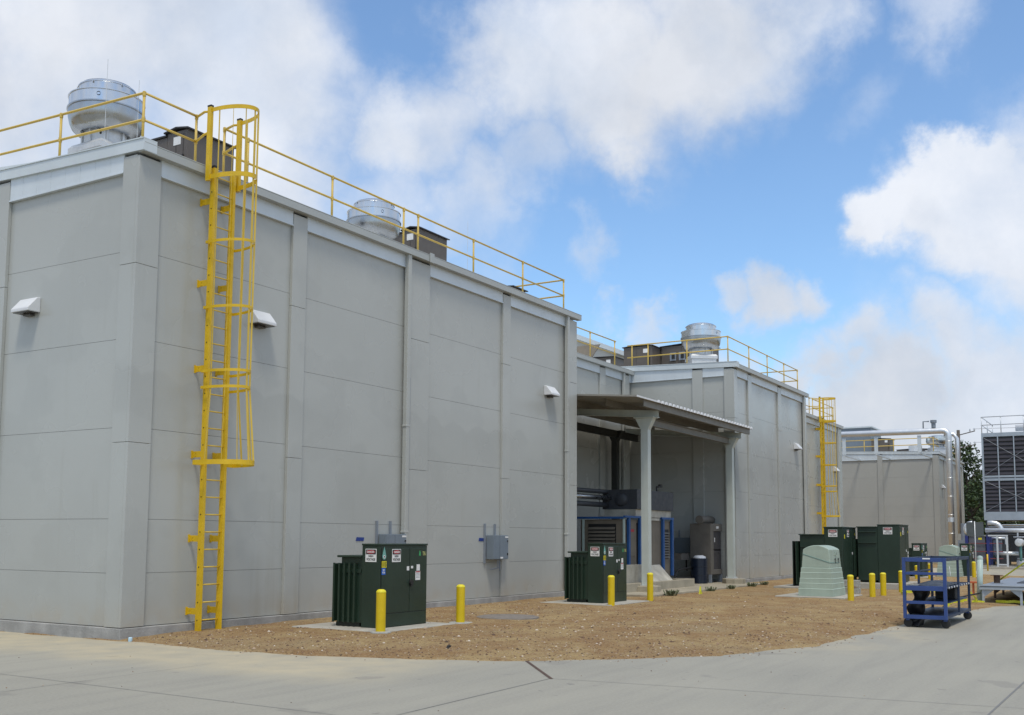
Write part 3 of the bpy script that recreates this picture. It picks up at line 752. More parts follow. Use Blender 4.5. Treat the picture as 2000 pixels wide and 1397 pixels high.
# ------------------------------------------------------------------ roof fans
def fan():
    t = thing('roof_fan', '', 'fan', (0, 0, 0), 0, 'silver roof exhaust fans')
    g = MB(); g.box(-.45, .45, -.45, .45, -.35, .60)
    g.hexa([(-.49,-.49,.56),(.49,-.49,.56),(.49,.49,.56),(-.49,.49,.56)], [(-.49,-.49,.66),(.49,-.49,.66),(.49,.49,.66),(-.49,.49,.66)])
    g.hexa([(-.49,-.49,.661),(.49,-.49,.661),(.49,.49,.661),(-.49,.49,.661)], [(-.44,-.44,.73),(.44,-.44,.73),(.44,.44,.73),(-.44,.44,.73)])
    g.build('curb', 'galv', t)
    g = MB(); g.lathe([(.41, .72), (.41, 1.12)], n=28)
    for k in range(8):
        a = k*math.pi/4+.2; g.box(.43*math.cos(a)-.02, .43*math.cos(a)+.02, .43*math.sin(a)-.02, .43*math.sin(a)+.02, .73, 1.05)
    g.build('neck', 'galv', t)
    g = MB(); g.lathe([(.40, 1.06), (.43, .99), (.50, .965), (.57, .99), (.635, 1.05), (.69, 1.16), (.718, 1.29), (.722, 1.42), (.745, 1.425), (.745, 1.45), (.715, 1.455)], n=48)
    g.build('bowl', 'alu_dull', t)
    g = MB(); g.lathe([(.712, 1.45), (.715, 1.67), (.732, 1.672), (.732, 1.69), (.71, 1.69), (.60, 1.66)], n=48)
    for a in (math.pi*1.22,):
        g.cur = 1; g.lathe([(0, -.004), (.035, -.003), (.035, .01)], (0, 0, 0), 12, 'x')
        base = len(g.v)-36
        for i in range(base, len(g.v)):
            x, y, z = g.v[i]; d = .716-x
            g.v[i] = (d*math.cos(a)-y*math.sin(a), d*math.sin(a)+y*math.cos(a), z+1.58)
    g.build('windband', ['alu', 'black'], t)
    g = MB(); g.lathe([(.62, 1.66), (.54, 1.66), (.54, 1.89), (.556, 1.895), (.556, 1.915), (.53, 1.92), (.50, 1.96), (.40, 2.0), (.2, 2.03), (0.001, 2.04)], n=48)
    for k in range(6):
        a = k*math.pi/3+.4; g.box(.555*math.cos(a)-.012, .555*math.cos(a)+.012, .555*math.sin(a)-.012, .555*math.sin(a)+.012, 1.86, 1.91)
    g.build('motor_cover', 'alu', t)
    return t
fn = fan(); fn.location = (12.96, 17.0, 8.43); fn.scale = (.965, .965, .98); fn['label'] = 'largest-looking silver exhaust fan on the roof corner at far left'
copy_tree(fn, (21.25, 17.0, 8.46), .3, 'silver exhaust fan half hidden behind the long roof edge, left of the middle air handler', scale=(.96, .96, .97))
copy_tree(fn, (40.25, 15.25, 8.33), .6, 'silver exhaust fan above the canopy on the second roof', scale=(1.1, 1.1, 1.02))
copy_tree(fn, (45.9, 15.2, 8.35), .6, 'low silver fan just peeping over the second roof edge', scale=(.62, .62, .42))
copy_tree(fn, (88.0, 13.95, 8.45), .6, 'distant silver fan on the far building roof under the silver pipe', scale=(1.15, 1.15, .72))
vs = MB(); vs.lathe([(.5, 0), (.5, .75), (.42, .8), (0.01, .84)], n=24)
tag(vs.build('roof_vent', 'galv', None, (88.0, 15.6, 8.4)), 'squat silver roof vent left of the distant fan', 'vent')
vs = MB()
for i in range(len([0])): vs.lathe([(.5, 0), (.5, .75), (.42, .8), (0.01, .84)], n=24)

# ------------------------------------------------------------------ rooftop air handlers
def air_handler(label, loc, w, d, h, low=None, dots=True):
    """origin bottom SW corner; w along X, d along Y"""
    t = thing('air_handler', label, 'air handler', loc, 0, 'brown rooftop air handlers')
    g = MB(); g.box(0, w, 0, d, 0, h); g.build('cabinet', 'brown_ahu', t, bevel=.01)
    g = MB(); g.prism([(-.06, h-.01), (d/2, h+.05), (d+.06, h-.01), (d+.06, h+.02), (d/2, h+.08), (-.06, h+.02)], 'x', -.06, w+.06); g.build('rain_cap', 'brown_dark', t)
    g = MB(); 
    for yy in (.12, d*.55): g.box(-.006, 0, yy, yy+.006, .08, h-.08)
    g.box(-.03, -.001, .10, .13, h*.45, h*.7); g.box(-.03, -.001, .28, .31, h*.2, h*.28)
    g.build('door_hardware', 'black', t)
    g = MB(); g.box(-.008, -.001, .20, .42, h-.30, h-.12); g.build('notice', 'white_label', t)
    if low:
        g = MB(); g.box(.0, w*.9, d+.004, d+low, 0, h-.07); g.build('supply_section', 'brown_ahu', t, bevel=.01)
        g = MB(); g.box(-.04, w*.9+.03, d+.003, d+low+.04, h-.069, h-.035); g.build('lower_cap', 'brown_dark', t)
        for k in range(2):
            g = MB(); g.box(-.05, -.001, d+.22+k*.38, d+.45+k*.38, h-.60, h-.32); g.cur = 1; g.box(-.09, -.051, d+.27+k*.38, d+.38+k*.38, h-.53, h-.40)
            g.build('disconnect_switch', ['steel_grey', 'black'], t)
    return t
air_handler('brown air handler right of the nearest fan, behind the tall ladder', (14.98, 17.0, 8.45), 1.32, .62, 1.80, low=1.15)
air_handler('brown air handler right of the middle fan on the long roof', (23.26, 17.0, 8.45), 1.36, .55, 1.80, low=.9)
air_handler('brown air handler mostly hidden at the far end of the long roof', (26.0, 15.6, 8.38), .72, 1.2, .62)
air_handler('tall brown air handler with white tag, left of the fan above the canopy', (42, 18.15, 8.5), 1.2, 1.35, 1.56)
air_handler('brown air handler with two switches, touching the fan above the canopy', (42.9, 16.0, 8.5), 1.5, 2.1, 1.62, low=None)
air_handler('low dark air handler behind the wing guard rail', (44.0, 20.9, 8.55), 2, 3.6, 1.55)
air_handler('brown air handler on the far building roof', (90, 17.9, 8.5), 1.6, 1.5, 1.5)
air_handler('low brown air handler near the distant fan', (90, 14.8, 8.5), 1.6, 2.6, .55)
for k in range(2):
    g = MB(); g.box(0, .06, 0, .28, 0, .36); g.cur = 1; g.box(-.05, 0, .05, .18, .08, .26)
    tag(g.build('switch_box', ['steel_grey', 'black'], None, (42.78, 16.95+k*.42, 9.45)), ('pale switch box with black handle, left one by the roof fan', 'pale switch box with black handle, right one by the roof fan')[1-k], 'switch', 'switch boxes on the roof unit')
g = MB(); g.hexa([(0,0,0),(.05,0,0),(.05,1.0,0),(0,1.0,0)], [(.3,-.25,.62),(.35,-.25,.62),(.35,.75,.62),(.3,.75,.62)])
tag(g.build('intake_hood', 'gen_tan', None, (37.0, 18.6, 8.75)), 'slanted grey-brown intake hood on the wing roof', 'hood')
# lightning rods
rods = [((12.1, 15.9, 8.45), 1.9, 'thin lightning rod behind the nearest fan, left of two'), ((12.1, 15.02, 8.4), 1.35, 'thin lightning rod beside the railing corner'), ((22.75, 15.05, 8.4), 1.6, 'thin lightning rod on the long guard rail'),
        ((58.6, 15.9, 8.4), 1.8, 'thin rod on the third roof')]
for p, h, lb in rods:
    g = MB(); g.tube([(0, 0, 0), (0, 0, h)], .0045, 6); tag(g.build('lightning_rod', 'rod_grey', None, p), lb, 'rod', 'lightning rods')

# ------------------------------------------------------------------ electrical boxes on the wall
def jbox(label, x, z0=1.16, y=14.5):
    t = thing('junction_box', label, 'electrical box', (x, y, z0), 0, 'grey junction boxes on struts')
    for sx in (-.42, .06):
        g = MB(); g.box(sx, sx+.045, -.05, 0, -.10 if sx < 0 else -.0, .90); g.box(sx+.012, sx+.033, -.055, -.049, .0, .90); g.build('strut', 'steel_grey', t)
    g = MB(); g.box(-.36, .36, -.26, -.05, 0, .61); g.build('enclosure', 'box_grey', t, bevel=.006)
    g = MB(); g.box(-.355, -.06, -.268, -.261, .01, .60); g.box(-.05, .355, -.270, -.261, .01, .60); jd = g.build('door', 'box_grey', t)
    g = MB(); g.box(.30, .335, -.285, -.271, .10, .16); g.box(.30, .335, -.285, -.271, .45, .48); g.build('latch', 'black', jd)
    g = MB(); g.box(.20, .35, -.274, -.271, .545, .585); g.box(-.03, .10, -.274, -.271, .02, .06); g.build('sticker', 'white_label', t)
    g = MB()
    for xx in (.02, .1): g.tube([(xx, -.15, 0), (xx, -.15, -.22), (xx-.3, -.12, -.26)], .012, 6)
    g.tube([(.14, -.15, 0), (.14, -.15, -.3)], .016, 6)
    g.build('conduit', 'steel_grey', t)
    return t
jb = jbox('grey junction box mounted alone on the long wall right of the nearest transformer', 23.2)
copy_tree(jb, (18.8, 14.5, 1.16), 0, 'grey junction box partly hidden behind the nearest transformer')
for p, lb in (((17.72, 14.497, 1.62), 'strip of blue tape on the wall left of the half-hidden junction box'), ((22.55, 14.497, 1.62), 'strip of blue tape on the wall touching the lone junction box')):
    g = MB(); g.prism([(0, 0), (.26, 0), (.28, .075), (.03, .08)], 'y', -.006, 0); tag(g.build('blue_tape', 'blue_tape', None, p), lb, 'tape', 'blue tape strips')
g = MB(); g.tube([(0, 0, 0), (0, 0, 3.6)], .009, 6)
tag(g.build('conduit_run', 'steel_grey', None, (19.46, 14.415, 1.75)), 'thin grey conduit running up the wall above the half-hidden box', 'conduit')

# ------------------------------------------------------------------ transformers
def danger_sign(mb, face, c, w, h):
    """slots 0 white 1 black 2 red"""
    mb.cur = 0; plate(mb, face, c, w, h)
    mb.cur = 1; plate(mb, face, (c[0], c[1], c[2]+h*.27), w*.9, h*.36, .003, .0045)
    mb.cur = 2
    rw, rh = w*.40, h*.145; pts = [(rw*math.cos(a*math.pi/10), rh*math.sin(a*math.pi/10)) for a in range(20)]
    if face == 'S': mb.prism([(c[0]+p, c[2]+h*.27+q) for p, q in pts], 'y', c[1]-.0105, c[1]-.008)
    else: mb.prism([(c[1]+p, c[2]+h*.27+q) for p, q in pts], 'x', c[0]-.0105, c[0]-.008)
    mb.cur = 0; cc = (c[0]-(.0105 if face == 'W' else 0), c[1]-(.0105 if face == 'S' else 0), c[2]+h*.27)
    text_on(mb, 'DANGER', face, cc, w*.66, h*.16)
    mb.cur = 1; cc = (c[0]-(.004 if face == 'W' else 0), c[1]-(.004 if face == 'S' else 0), c[2]-h*.05)
    text_on(mb, 'HIGH', face, cc, w*.42, h*.15)
    text_on(mb, 'VOLTAGE', face, (cc[0], cc[1], c[2]-h*.30), w*.80, h*.19)
def transformer(label, loc, number):
    """origin: ground under the SW corner of the cabinet, cabinet front faces -Y"""
    t = thing('transformer', label, 'transformer', loc, 0, 'dark green pad-mounted transformers')
    w = 1.43
    g = MB(); g.box(0, w, 0, .42, .08, 1.55); g.build('cabinet', 'green_dark', t, bevel=.008)
    g = MB(); g.box(-.012, w+.012, -.012, .425, 1.551, 1.585); g.build('lid', 'green_dark', t, bevel=.006)
    g = MB(); g.box(.03, .86, -.012, -.001, .34, 1.50); g.build('door', 'green_dark', t, bevel=.004)
    g = MB(); g.box(.875, w-.03, -.012, -.001, .34, 1.50); g.box(.03, w-.02, -.008, -.001, .10, .325); dor = g.build('door', 'green_dark', t, bevel=.004)
    g = MB(); g.box(.862, .873, -.004, 0.001, .34, 1.5); g.box(.02, w-.02, -.004, .001, .327, .338); g.box(.003, .02, -.006, .0, .08, 1.55); g.build('door_gap', 'green_darker', t)
    g = MB(); g.lathe([(.001, -.05), (.045, -.05), (.05, -.02), (.05, -.012)], (.90, 0, .87), 12, 'y'); g.box(.86, .97, -.03, -.012, .885, .905); g.box(.87, .93, -.045, -.012, .80, .85); g.build('handle', 'black', dor)
    g = MB(); g.box(.04, w-.05, .424, .93, .16, 1.33); g.box(-.02, w-.03, .43, .99, 1.331, 1.37)
    g.box(.02, .04, .46, .90, 1.05, 1.12); g.build('tank', 'green_dark', t, bevel=.006)
    for k, yy in enumerate((.56, .68, .80, .92, 1.04)):
        g = MB(); g.box(-.02, w-.04, yy, yy+.028, .17, 1.22); g.box(-.028, -.012, yy-.006, yy+.034, .16, 1.23)
        g.build('cooling_fin', 'green_dark', t)
    g = MB(); g.box(.1, w-.1, 1.08, 1.10, .2, 1.18); g.box(.06, w-.1, .5, 1.05, .08, .158); g.build('underframe', 'green_darker', t)
    # signs
    g = MB(); danger_sign(g, 'W', (-.001, .215, 1.375), .25, .235); g.build('danger_sign', ['white_label', 'sign_black', 'red_sign'], t)
    g = MB(); danger_sign(g, 'S', (.45, -.013, 1.37), .26, .235); g.build('danger_sign', ['white_label', 'sign_black', 'red_sign'], t)
    g = MB()
    pts = []
    for a in range(13):
        th = R(-60+a*300/12)-math.pi/2+R(-90)
    pts = [(0, .16)]+[(.055*math.cos(R(25-a*230/10)), -.0+.06*math.sin(R(25-a*230/10))-.01) for a in range(11)]
    g.prism([(.09+x, 1.37+z) for x, z in pts], 'y', -.017, -.013)
    g.cur = 1; g.lathe([(.001, -.019), (.03, -.019), (.03, -.017)], (.09, 0, 1.35), 12, 'y'); g.cur = 2; g.lathe([(.001, -.0205), (.015, -.0205), (.015, -.019)], (.09, 0, 1.352), 10, 'y')
    g.build('drop_sticker', ['drop_green', 'white_label', 'sign_black'], t)
    g = MB(); plate(g, 'S', (.09, -.013, 1.215), .135, .115); g.cur = 1; text_on(g, '1115', 'S', (.09, -.017, 1.215), .11, .085); g.build('number_tag', ['tag_yellow', 'sign_black'], t)
    g = MB(); plate(g, 'S', (.075, -.013, 1.09), .11, .12); g.cur = 1; text_on(g, 'NO', 'S', (.075, -.017, 1.115), .05, .03); text_on(g, 'PCBs', 'S', (.075, -.017, 1.07), .07, .032); g.build('blue_sticker', ['tag_blue', 'white_label'], t)
    g = MB(); plate(g, 'S', (.81, -.013, 1.13), .07, .075); plate(g, 'S', (.935, -.013, 1.15), .065, .045); plate(g, 'S', (1.13, -.013, 1.14), .10, .115)
    plate(g, 'S', (1.12, -.013, .99), .15, .165); g.cur = 1; plate(g, 'S', (1.12, -.013, 1.06), .13, .018, .002, .0045)
    g.cur = 2
    for q in range(4): plate(g, 'S', (1.12, -.013, 1.03-q*.025), .11, .006, .001, .0045)
    g.build('paper_label', ['white_label', 'red_sign', 'box_grey'], t)
    g = MB(); g.prism([(1.15, 1.36), (1.165, 1.44), (1.18, 1.46), (1.20, 1.42), (1.205, 1.36)], 'y', -.016, -.013); g.build('leaf_sticker', 'tag_green', t)
    g = MB(); text_on(g, number, 'S', (1.32, -.013, 1.40), .11, .075); g.build('unit_number', 'text_yellow', t)
    return t
tr = transformer('nearest dark green transformer with two danger signs, behind the closest yellow bollard', (15.19, 11.85, 0), 'TR-1')
transformer('dark green transformer in front of the steel canopy', (24.24, 11.86, 0), 'TR-2')
transformer('small dark green transformer seen above the left end of the blue cart', (50.7, 8.86, 0), 'TR-5')
transformer('small dark green transformer right of the farther pale green cabinet', (53.0, 7.17, 0), 'TR-6')
def big_transformer(label, loc, wx, wy, h, ty, th, ry, rh, ribs):
    t = thing('transformer', label, 'transformer', loc, 0, 'large dark green transformers')
    g = MB(); g.box(0, wx, 0, wy, .02, h-.04); g.build('cabinet', 'green_dark', t, bevel=.01)
    g = MB(); g.box(-.015, wx+.015, -.015, wy+.01, h-.039, h); g.build('lid', 'green_dark', t, bevel=.006)
    g = MB(); g.box(.03, wx*.62, -.012, -.001, .25, h-.1); g.build('door', 'green_dark', t, bevel=.004)
    g = MB(); g.box(wx*.64, wx-.03, -.012, -.001, .25, h-.1); g.build('door', 'green_dark', t, bevel=.004)
    g = MB(); g.box(.02, wx+.1, wy+.004, ty, .08, th-.04); g.box(-.03, wx+.12, wy+.01, ty+.03, th-.039, th)
    for z in ribs: g.box(-.03, .02, wy+.05, ty-.02, z, z+.04)
    g.build('tank', 'green_dark', t, bevel=.008)
    yy = ty+.06
    while yy < ry:
        g = MB(); g.box(-.22, wx+.1, yy, yy+.03, .2, rh); g.build('cooling_fin', 'green_dark', t); yy += .13
    g = MB(); g.box(-.2, wx, ry, ry+.03, .15, rh); g.box(.1, wx, wy+.1, ry, .02, .079); g.build('underframe', 'green_darker', t)
    g = MB(); danger_sign(g, 'W', (-.001, wy*.52, h-.22), .30, .24); g.build('danger_sign', ['white_label', 'sign_black', 'red_sign'], t)
    g = MB(); danger_sign(g, 'S', (wx*.38, -.013, h-.22), .26, .24); g.build('danger_sign', ['white_label', 'sign_black', 'red_sign'], t)
    g = MB(); plate(g, 'S', (wx*.12, -.013, h-.33), .09, .14); plate(g, 'S', (wx*.9, -.013, h-.25), .05, .07); g.build('number_tag', 'tag_yellow', t)
    g = MB(); plate(g, 'S', (wx*.68, -.013, h-.9), .10, .08); plate(g, 'S', (wx*.86, -.013, h-.98), .10, .1); plate(g, 'S', (wx*.86, -.013, h-1.13), .10, .15); g.build('paper_label', 'white_label', t)
    return t
big_transformer('large dark green transformer directly behind the nearer pale green cabinet', (36.39, 8.86, 0), 1.85, .62, 2.15, 1.45, 1.9, 1.62, 1.66, (1.45,))
big_transformer('tallest dark green transformer on its high concrete pad, left of the blue cart', (37.96, 7.34, .25), 1.6, .72, 2.0, 1.40, 1.93, 1.6, 1.5, (1.35, 1.72))

def pad(name, label, x0, x1, y0, y1, h, mt='concrete_pad', group='concrete pads under the equipment', z0=-.1, cat='concrete pad'):
    g = MB(); g.box(x0, x1, y0, y1, z0, h)
    return tag(g.build(name, mt, None, (0, 0, 0), .015), label, cat, group)
pad('concrete_pad', 'thin concrete pad under the nearest transformer', 14.72, 16.95, 11.40, 13.5, .082)
pad('concrete_pad', 'thin concrete pad under the transformer in front of the canopy', 23.75, 26.1, 11.40, 13.4, .082)
pad('concrete_pad', 'low concrete pad under the nearer pale green cabinet', 30.35, 32.55, 7.38, 9.35, .10)
pad('concrete_pad', 'concrete pad under the transformer behind the nearer pale cabinet', 35.9, 38.7, 8.76, 11.1, .13)
pad('concrete_pad', 'high concrete pad under the tallest transformer', 37.3, 40.1, 7.1, 8.75, .252)
pad('concrete_pad', 'concrete pad under the small transformer beyond the cart', 50.3, 52.6, 8.5, 10.3, .082)
pad('concrete_pad', 'concrete pad under the rightmost small transformer', 52.8, 54.8, 6.9, 8.6, .082)
pad('concrete_pad', 'concrete pad under the farther pale green cabinet', 51.4, 53.7, 7.05, 9.0, .06)

# ------------------------------------------------------------------ pale green cabinets
def cabinet(label, loc):
    """origin ground SW corner. 1.42 (x) by 1.0 (y)"""
    t = thing('pullbox_cabinet', label, 'utility cabinet', loc, 0, 'pale green utility cabinets')
    wx, wy = 1.42, 1.0
    g = MB(); zs = [0, .215, .373, .51, .676, .806]; ins = [0, .018, .034, .050, .066, .080]
    for i in range(5):
        a, b = ins[i], ins[i]+.010
        g.hexa([(a,a,zs[i]),(wx-a,a,zs[i]),(wx-a,wy-a,zs[i]),(a,wy-a,zs[i])], [(b,b,zs[i+1]),(wx-b,b,zs[i+1]),(wx-b,wy-b,zs[i+1]),(b,wy-b,zs[i+1])])
    g.cur = 1
    for i in range(5):
        b = ins[i]+.007; z = zs[i+1]; g.hexa([(b-.004,b-.004,z-.018),(wx-b+.004,b-.004,z-.018),(wx-b+.004,wy-b+.004,z-.018),(b-.004,wy-b+.004,z-.018)], [(b+.008,b+.008,z+.003),(wx-b-.008,b+.008,z+.003),(wx-b-.008,wy-b-.008,z+.003),(b+.008,wy-b-.008,z+.003)])
    g.build('base', ['green_pale', 'green_line'], t, bevel=.006)
    g = MB(); a = .088; n = 12; b = .125
    y0, y1, zt, zs_ = a, wy-a, 1.44, 1.30
    lo = [(a, a), (wx-a, a), (wx-a, wy-a), (a, wy-a)]
    prof = [(b, 1.325)]+[(b+(wy-2*b)*k/n, 1.325+.125*math.sin(math.pi*k/n)**.8) for k in range(1, n)]+[(wy-b, 1.325)]
    V = [(a, a, .805), (a, wy-a, .805)]+[(b, y, z) for y, z in prof]; m_ = len(V)
    V += [(wx-a, a, .805), (wx-a, wy-a, .805)]+[(wx-b, y, z) for y, z in prof]
    k = len(prof); F = [tuple([0]+list(range(2, 2+k))+[1])[::1], tuple([m_]+list(range(m_+2, m_+2+k))+[m_+1])[::-1]]
    F += [(0, m_, m_+2, 2), (1, m_+1, m_, 0), (m_+1, 1, 2+k-1, m_+2+k-1)]
    F += [(2+i, m_+2+i, m_+3+i, 3+i) for i in range(k-1)]
    g._add(V, F); g.build('lid', 'green_pale', t, bevel=.018)
    g = MB()   # hinge line: slants down the west side, level across the front
    g.tube([(b-.018, wy-b+.005, 1.20), (a+.002, a+.01, .955)], .006, 6); g.tube([(a+.012, a+.003, .955), (wx-a-.3, a+.003, .945)], .006, 6)
    g.build('lid_seam', 'valve_green', t)
    for xx in (.62, .98):
        g = MB(); g.tube([(xx, a+.03, 1.06), (xx, a-.02, 1.05), (xx, a-.025, .93)], .011, 6); g.tube([(xx-.045, a-.015, 1.04), (xx+.045, a-.015, 1.08)], .012, 6); g.build('t_handle', 'black', t)
    g = MB(); g.box(.72, .82, a+.0, a+.026, 1.17, 1.25); g.cur = 1; g.box(.73, .81, a-.004, a+.0, 1.215, 1.235); g.box(.73, .80, a-.004, a-.0, 1.18, 1.195); g.build('warning_label', ['green_line', 'sign_black'], t)
    return t
cb_ = cabinet('nearer pale green stepped utility cabinet beside a yellow bollard', (30.66, 7.76, .10))
copy_tree(cb_, (51.9, 7.45, .06), 0, 'farther pale green stepped utility cabinet seen through the blue cart')

# ------------------------------------------------------------------ bollards
def bollard():
    t = thing('bollard', '', 'bollard', (0, 0, 0), 0, 'yellow steel bollards')
    g = MB(); g.lathe([(.085, -.05), (.085, .745)], n=24); g.build('post', 'bollard', t)
    g = MB(); g.lathe([(.085, .745), (.088, .75), (.086, .765), (.070, .79), (.04, .803), (.001, .806)], n=24); g.build('cap', 'tag_yellow', t)
    return t
bo = bollard()
BO = [((8.6688*1.7, 6.7459*1.7), 1, 'closest yellow bollard, in front of the nearest transformer'),
      ((10.122*1.7, 6.742*1.7), 1, 'yellow bollard standing alone right of the nearest transformer'),
      ((14.0466*1.7, 6.735*1.7), 1, 'yellow bollard in front of the transformer by the canopy'),
      ((15.5288*1.7, 6.7712*1.7), 1, 'yellow bollard just right of the front canopy post'),
      ((29.723, 7.055), .95, 'yellow bollard against the nearer pale green cabinet'),
      ((31.93, 6.96), .94, 'left one of the two bollards before the tallest transformer'),
      ((32.97, 6.87), .93, 'right one of the two bollards before the tallest transformer'),
      ((35.6, 6.86), .93, 'yellow bollard touching the left edge of the blue cart in the photo'),
      ((51.0, 9.45), .96, 'distant bollard seen through the top left of the cart frame'),
      ((48.19, 8.64), .8, 'short bollard in the middle of the cart opening, pale top'),
      ((48.6, 8.17), .9, 'distant bollard left of the farther pale green cabinet'),
      ((53.6, 8.4), .96, 'distant bollard in front of the farther pale green cabinet'),
      ((51.9, 6.86), .97, 'yellow bollard right of the cart, before the far road')]
for i, ((x, y), s, lb) in enumerate(BO):
    if i == 0: o = bo; o.location = (x, y, 0); o['label'] = lb
    else: o = copy_tree(bo, (x, y, 0), 0, lb)
    o.scale = (1, 1, s)
for (x, y, r, lb) in ((8.6688*1.7, 6.7459*1.7, .17, 'rough ring of grout around the closest bollard'), (10.122*1.7, 6.742*1.7, .22, 'rough ring of grout around the second bollard')):
    g = MB(); n = 26; P = []
    for i in range(n):
        a = 2*math.pi*i/n; rr = r*(1+.22*noise.noise((math.cos(a)*2, math.sin(a)*2, x))); P.append((x+rr*math.cos(a), y+rr*math.sin(a)))
    g.prism(P, 'z', -.02, .085); tag(g.build('grout_footing', 'block', None, (0, 0, 0), .02), lb, 'footing', 'grout rings around bollards')

# manhole lid, plastic bottle cap, weeds, blocks
g = MB(); g.lathe([(.66, .02), (.65, .085), (.60, .098), (.3, .108), (.001, .11)], (18.95, 11.45, 0), 32)
tag(g.build('manhole_cover', 'manhole'), 'weathered brown-grey round cover lying in the dirt between two bollards', 'manhole cover')
g = MB(); g.lathe([(.03, 0), (.035, .02), (.032, .06), (.02, .07), (.001, .07)], (11.72, 14.2, 0), 14)
tag(g.build('crumpled_cup', 'glass_blue'), 'small pale blue cup at the foot of the building corner', 'litter')
g = MB(); g.prism([(0, 0), (.07, .01), (.06, .04), (.02, .035)], 'y', 0, .04)
tag(g.build('black_scrap', 'rubber', None, (13.2, 9.0, .07)), 'little black scrap lying in the gravel near the kerb line', 'litter')
def weed(x, y, z, s, label, seed):
    rd = random.Random(seed); g = MB()
    for k in range(70):
        a = rd.uniform(0, 6.28); r = rd.uniform(0, .16)*s; h = rd.uniform(.05, .22)*s; l_ = rd.uniform(.02, .05)*s
        bx, by = x+r*math.cos(a), y+r*math.sin(a); tx, ty = bx+math.cos(a)*h*.5, by+math.sin(a)*h*.5
        nx, ny = -math.sin(a)*l_*.5, math.cos(a)*l_*.5
        g._add([(bx-nx*.4, by-ny*.4, z), (bx+nx*.4, by+ny*.4, z), (tx+nx, ty+ny, z+h*.8), (tx+.01, ty, z+h), (tx-nx, ty-ny, z+h*.8)], [(0, 1, 2, 3, 4)])
    tag(g.build('weed', 'weed'), label, 'weed', 'weeds along the canopy slab')
for i, (x, y, s, lb) in enumerate(((28.9, 11.95, 1.0, 'weed clump right beside the bollard near the canopy post'), (32.3, 12.0, .8, 'weed clump at the slab edge right of the yellow scrap'), (34.2, 12.0, .75, 'middle small weed clump at the slab edge'),
                               (36.4, 12.02, .85, 'weed clump at the slab edge below the right canopy post'), (37.8, 12.02, .75, 'rightmost weed clump at the slab end'))):
    weed(x, y, .05, s, lb, i)
g = MB(); g.prism([(0, 0), (.2, .02), (.12, .09), (.08, .24), (.03, .1)], 'y', 0, .04); tag(g.build('yellow_scrap', 'tape_yellow', None, (30.3, 11.6, .06)), 'bright yellow-green scrap at the foot of the canopy slab', 'litter')
for k, (x, y, z, lb) in enumerate(((33.35, 8.0, .05, 'lower grey concrete block right of the nearer pale cabinet'), (33.4, 8.02, .285, 'upper grey concrete block stacked right of the nearer pale cabinet'))):
    g = MB(); g.box(0, .4, -.30, .30, 0, .19); g.cur = 1; g.box(-.003, 0.001, -.05, -.03, .02, .17); g.box(-.003, 0.001, .1, .12, .02, .17)
    tag(g.build('concrete_block', ['block', 'gap'], None, (x, y, z+.003*k), .012), lb, 'concrete block', 'loose concrete blocks')
g = MB(); g.box(0, .15, 0, .2, 0, .15); tag(g.build('brick', 'red_brick', None, (36.5, 8.5, .135), .01), 'single red brick on the pad between the two big transformers', 'brick')

# ------------------------------------------------------------------ canopy
cn = thing('canopy', 'grey steel canopy with ribbed roof between the two big blocks', 'canopy', (29.9, 13.15, 0)); CO = (29.9, 13.15, 0)
def cz(y): return 5.80+.08*(y-12.6)       # underside of the deck
g = MB()
x = 29.4
while x < 38.30:
    a, b = x, min(x+.30, 38.33)
    def quad(xa, xb, za, zb):
        g.hexa([(xa,12.55,cz(12.55)+za),(xb,12.55,cz(12.55)+za),(xb,17.35,cz(17.35)+za),(xa,17.35,cz(17.35)+za)],
               [(xa,12.55,cz(12.55)+zb),(xb,12.55,cz(12.55)+zb),(xb,17.35,cz(17.35)+zb),(xa,17.35,cz(17.35)+zb)])
    quad(a, a+.19, 0, .012); quad(a+.19, b, .045, .057); quad(a+.185, a+.193, .0, .057); quad(b-.008, b, .0, .057); x += .30
quad(27.9, 29.398, 0, .05)
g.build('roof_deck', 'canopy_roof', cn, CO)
g = MB(); x = 29.4
while x < 38.2:
    zz = cz(12.53)+.0; g.hexa([(x-.015,12.515,zz+.0),(x+.205,12.515,zz+.0),(x+.205,12.548,zz+.0),(x-.015,12.548,zz+.0)], [(x+.03,12.525,zz+.085),(x+.16,12.515,zz+.075),(x+.16,12.548,zz+.075),(x+.03,12.548,zz+.075)]); x += .30
g.build('rib_closure', 'white_paint', cn, CO)
g = MB(); g.box(27.9, 29.39, 12.53, 12.548, cz(12.54), cz(12.54)+.05); g.build('edge_flashing', 'white_paint', cn, CO)
def ibeamY(mb, x, y0, y1, zt, h, fl=.12):   # along Y, top at zt(y)
    for (xa, xb, a, b) in ((x-fl/2, x+fl/2, -.014, 0), (x-.006, x+.006, -h+.014, -.014), (x-fl/2, x+fl/2, -h, -h+.014)):
        mb.hexa([(xa,y0,zt(y0)+a),(xb,y0,zt(y0)+a),(xb,y1,zt(y1)+a),(xa,y1,zt(y1)+a)], [(xa,y0,zt(y0)+b),(xb,y0,zt(y0)+b),(xb,y1,zt(y1)+b),(xa,y1,zt(y1)+b)])
def ibeamX(mb, y, x0, x1, zt, h, fl=.12, ch=False):
    mb.box(x0, x1, y-fl/2, y+fl/2, zt-.014, zt); mb.box(x0, x1, y-fl/2, y+fl/2, zt-h, zt-h+.014)
    yy = y-fl/2+.006 if ch else y
    mb.box(x0, x1, yy-.006, yy+.006, zt-h+.014, zt-.014)
for yy in (12.68, 13.9, 15.2, 16.5):
    g = MB(); ibeamX(g, yy, 28.6, 38.3, cz(yy)-.003, .20, .09, True); g.build('purlin', 'purlin_shaded', cn, CO)
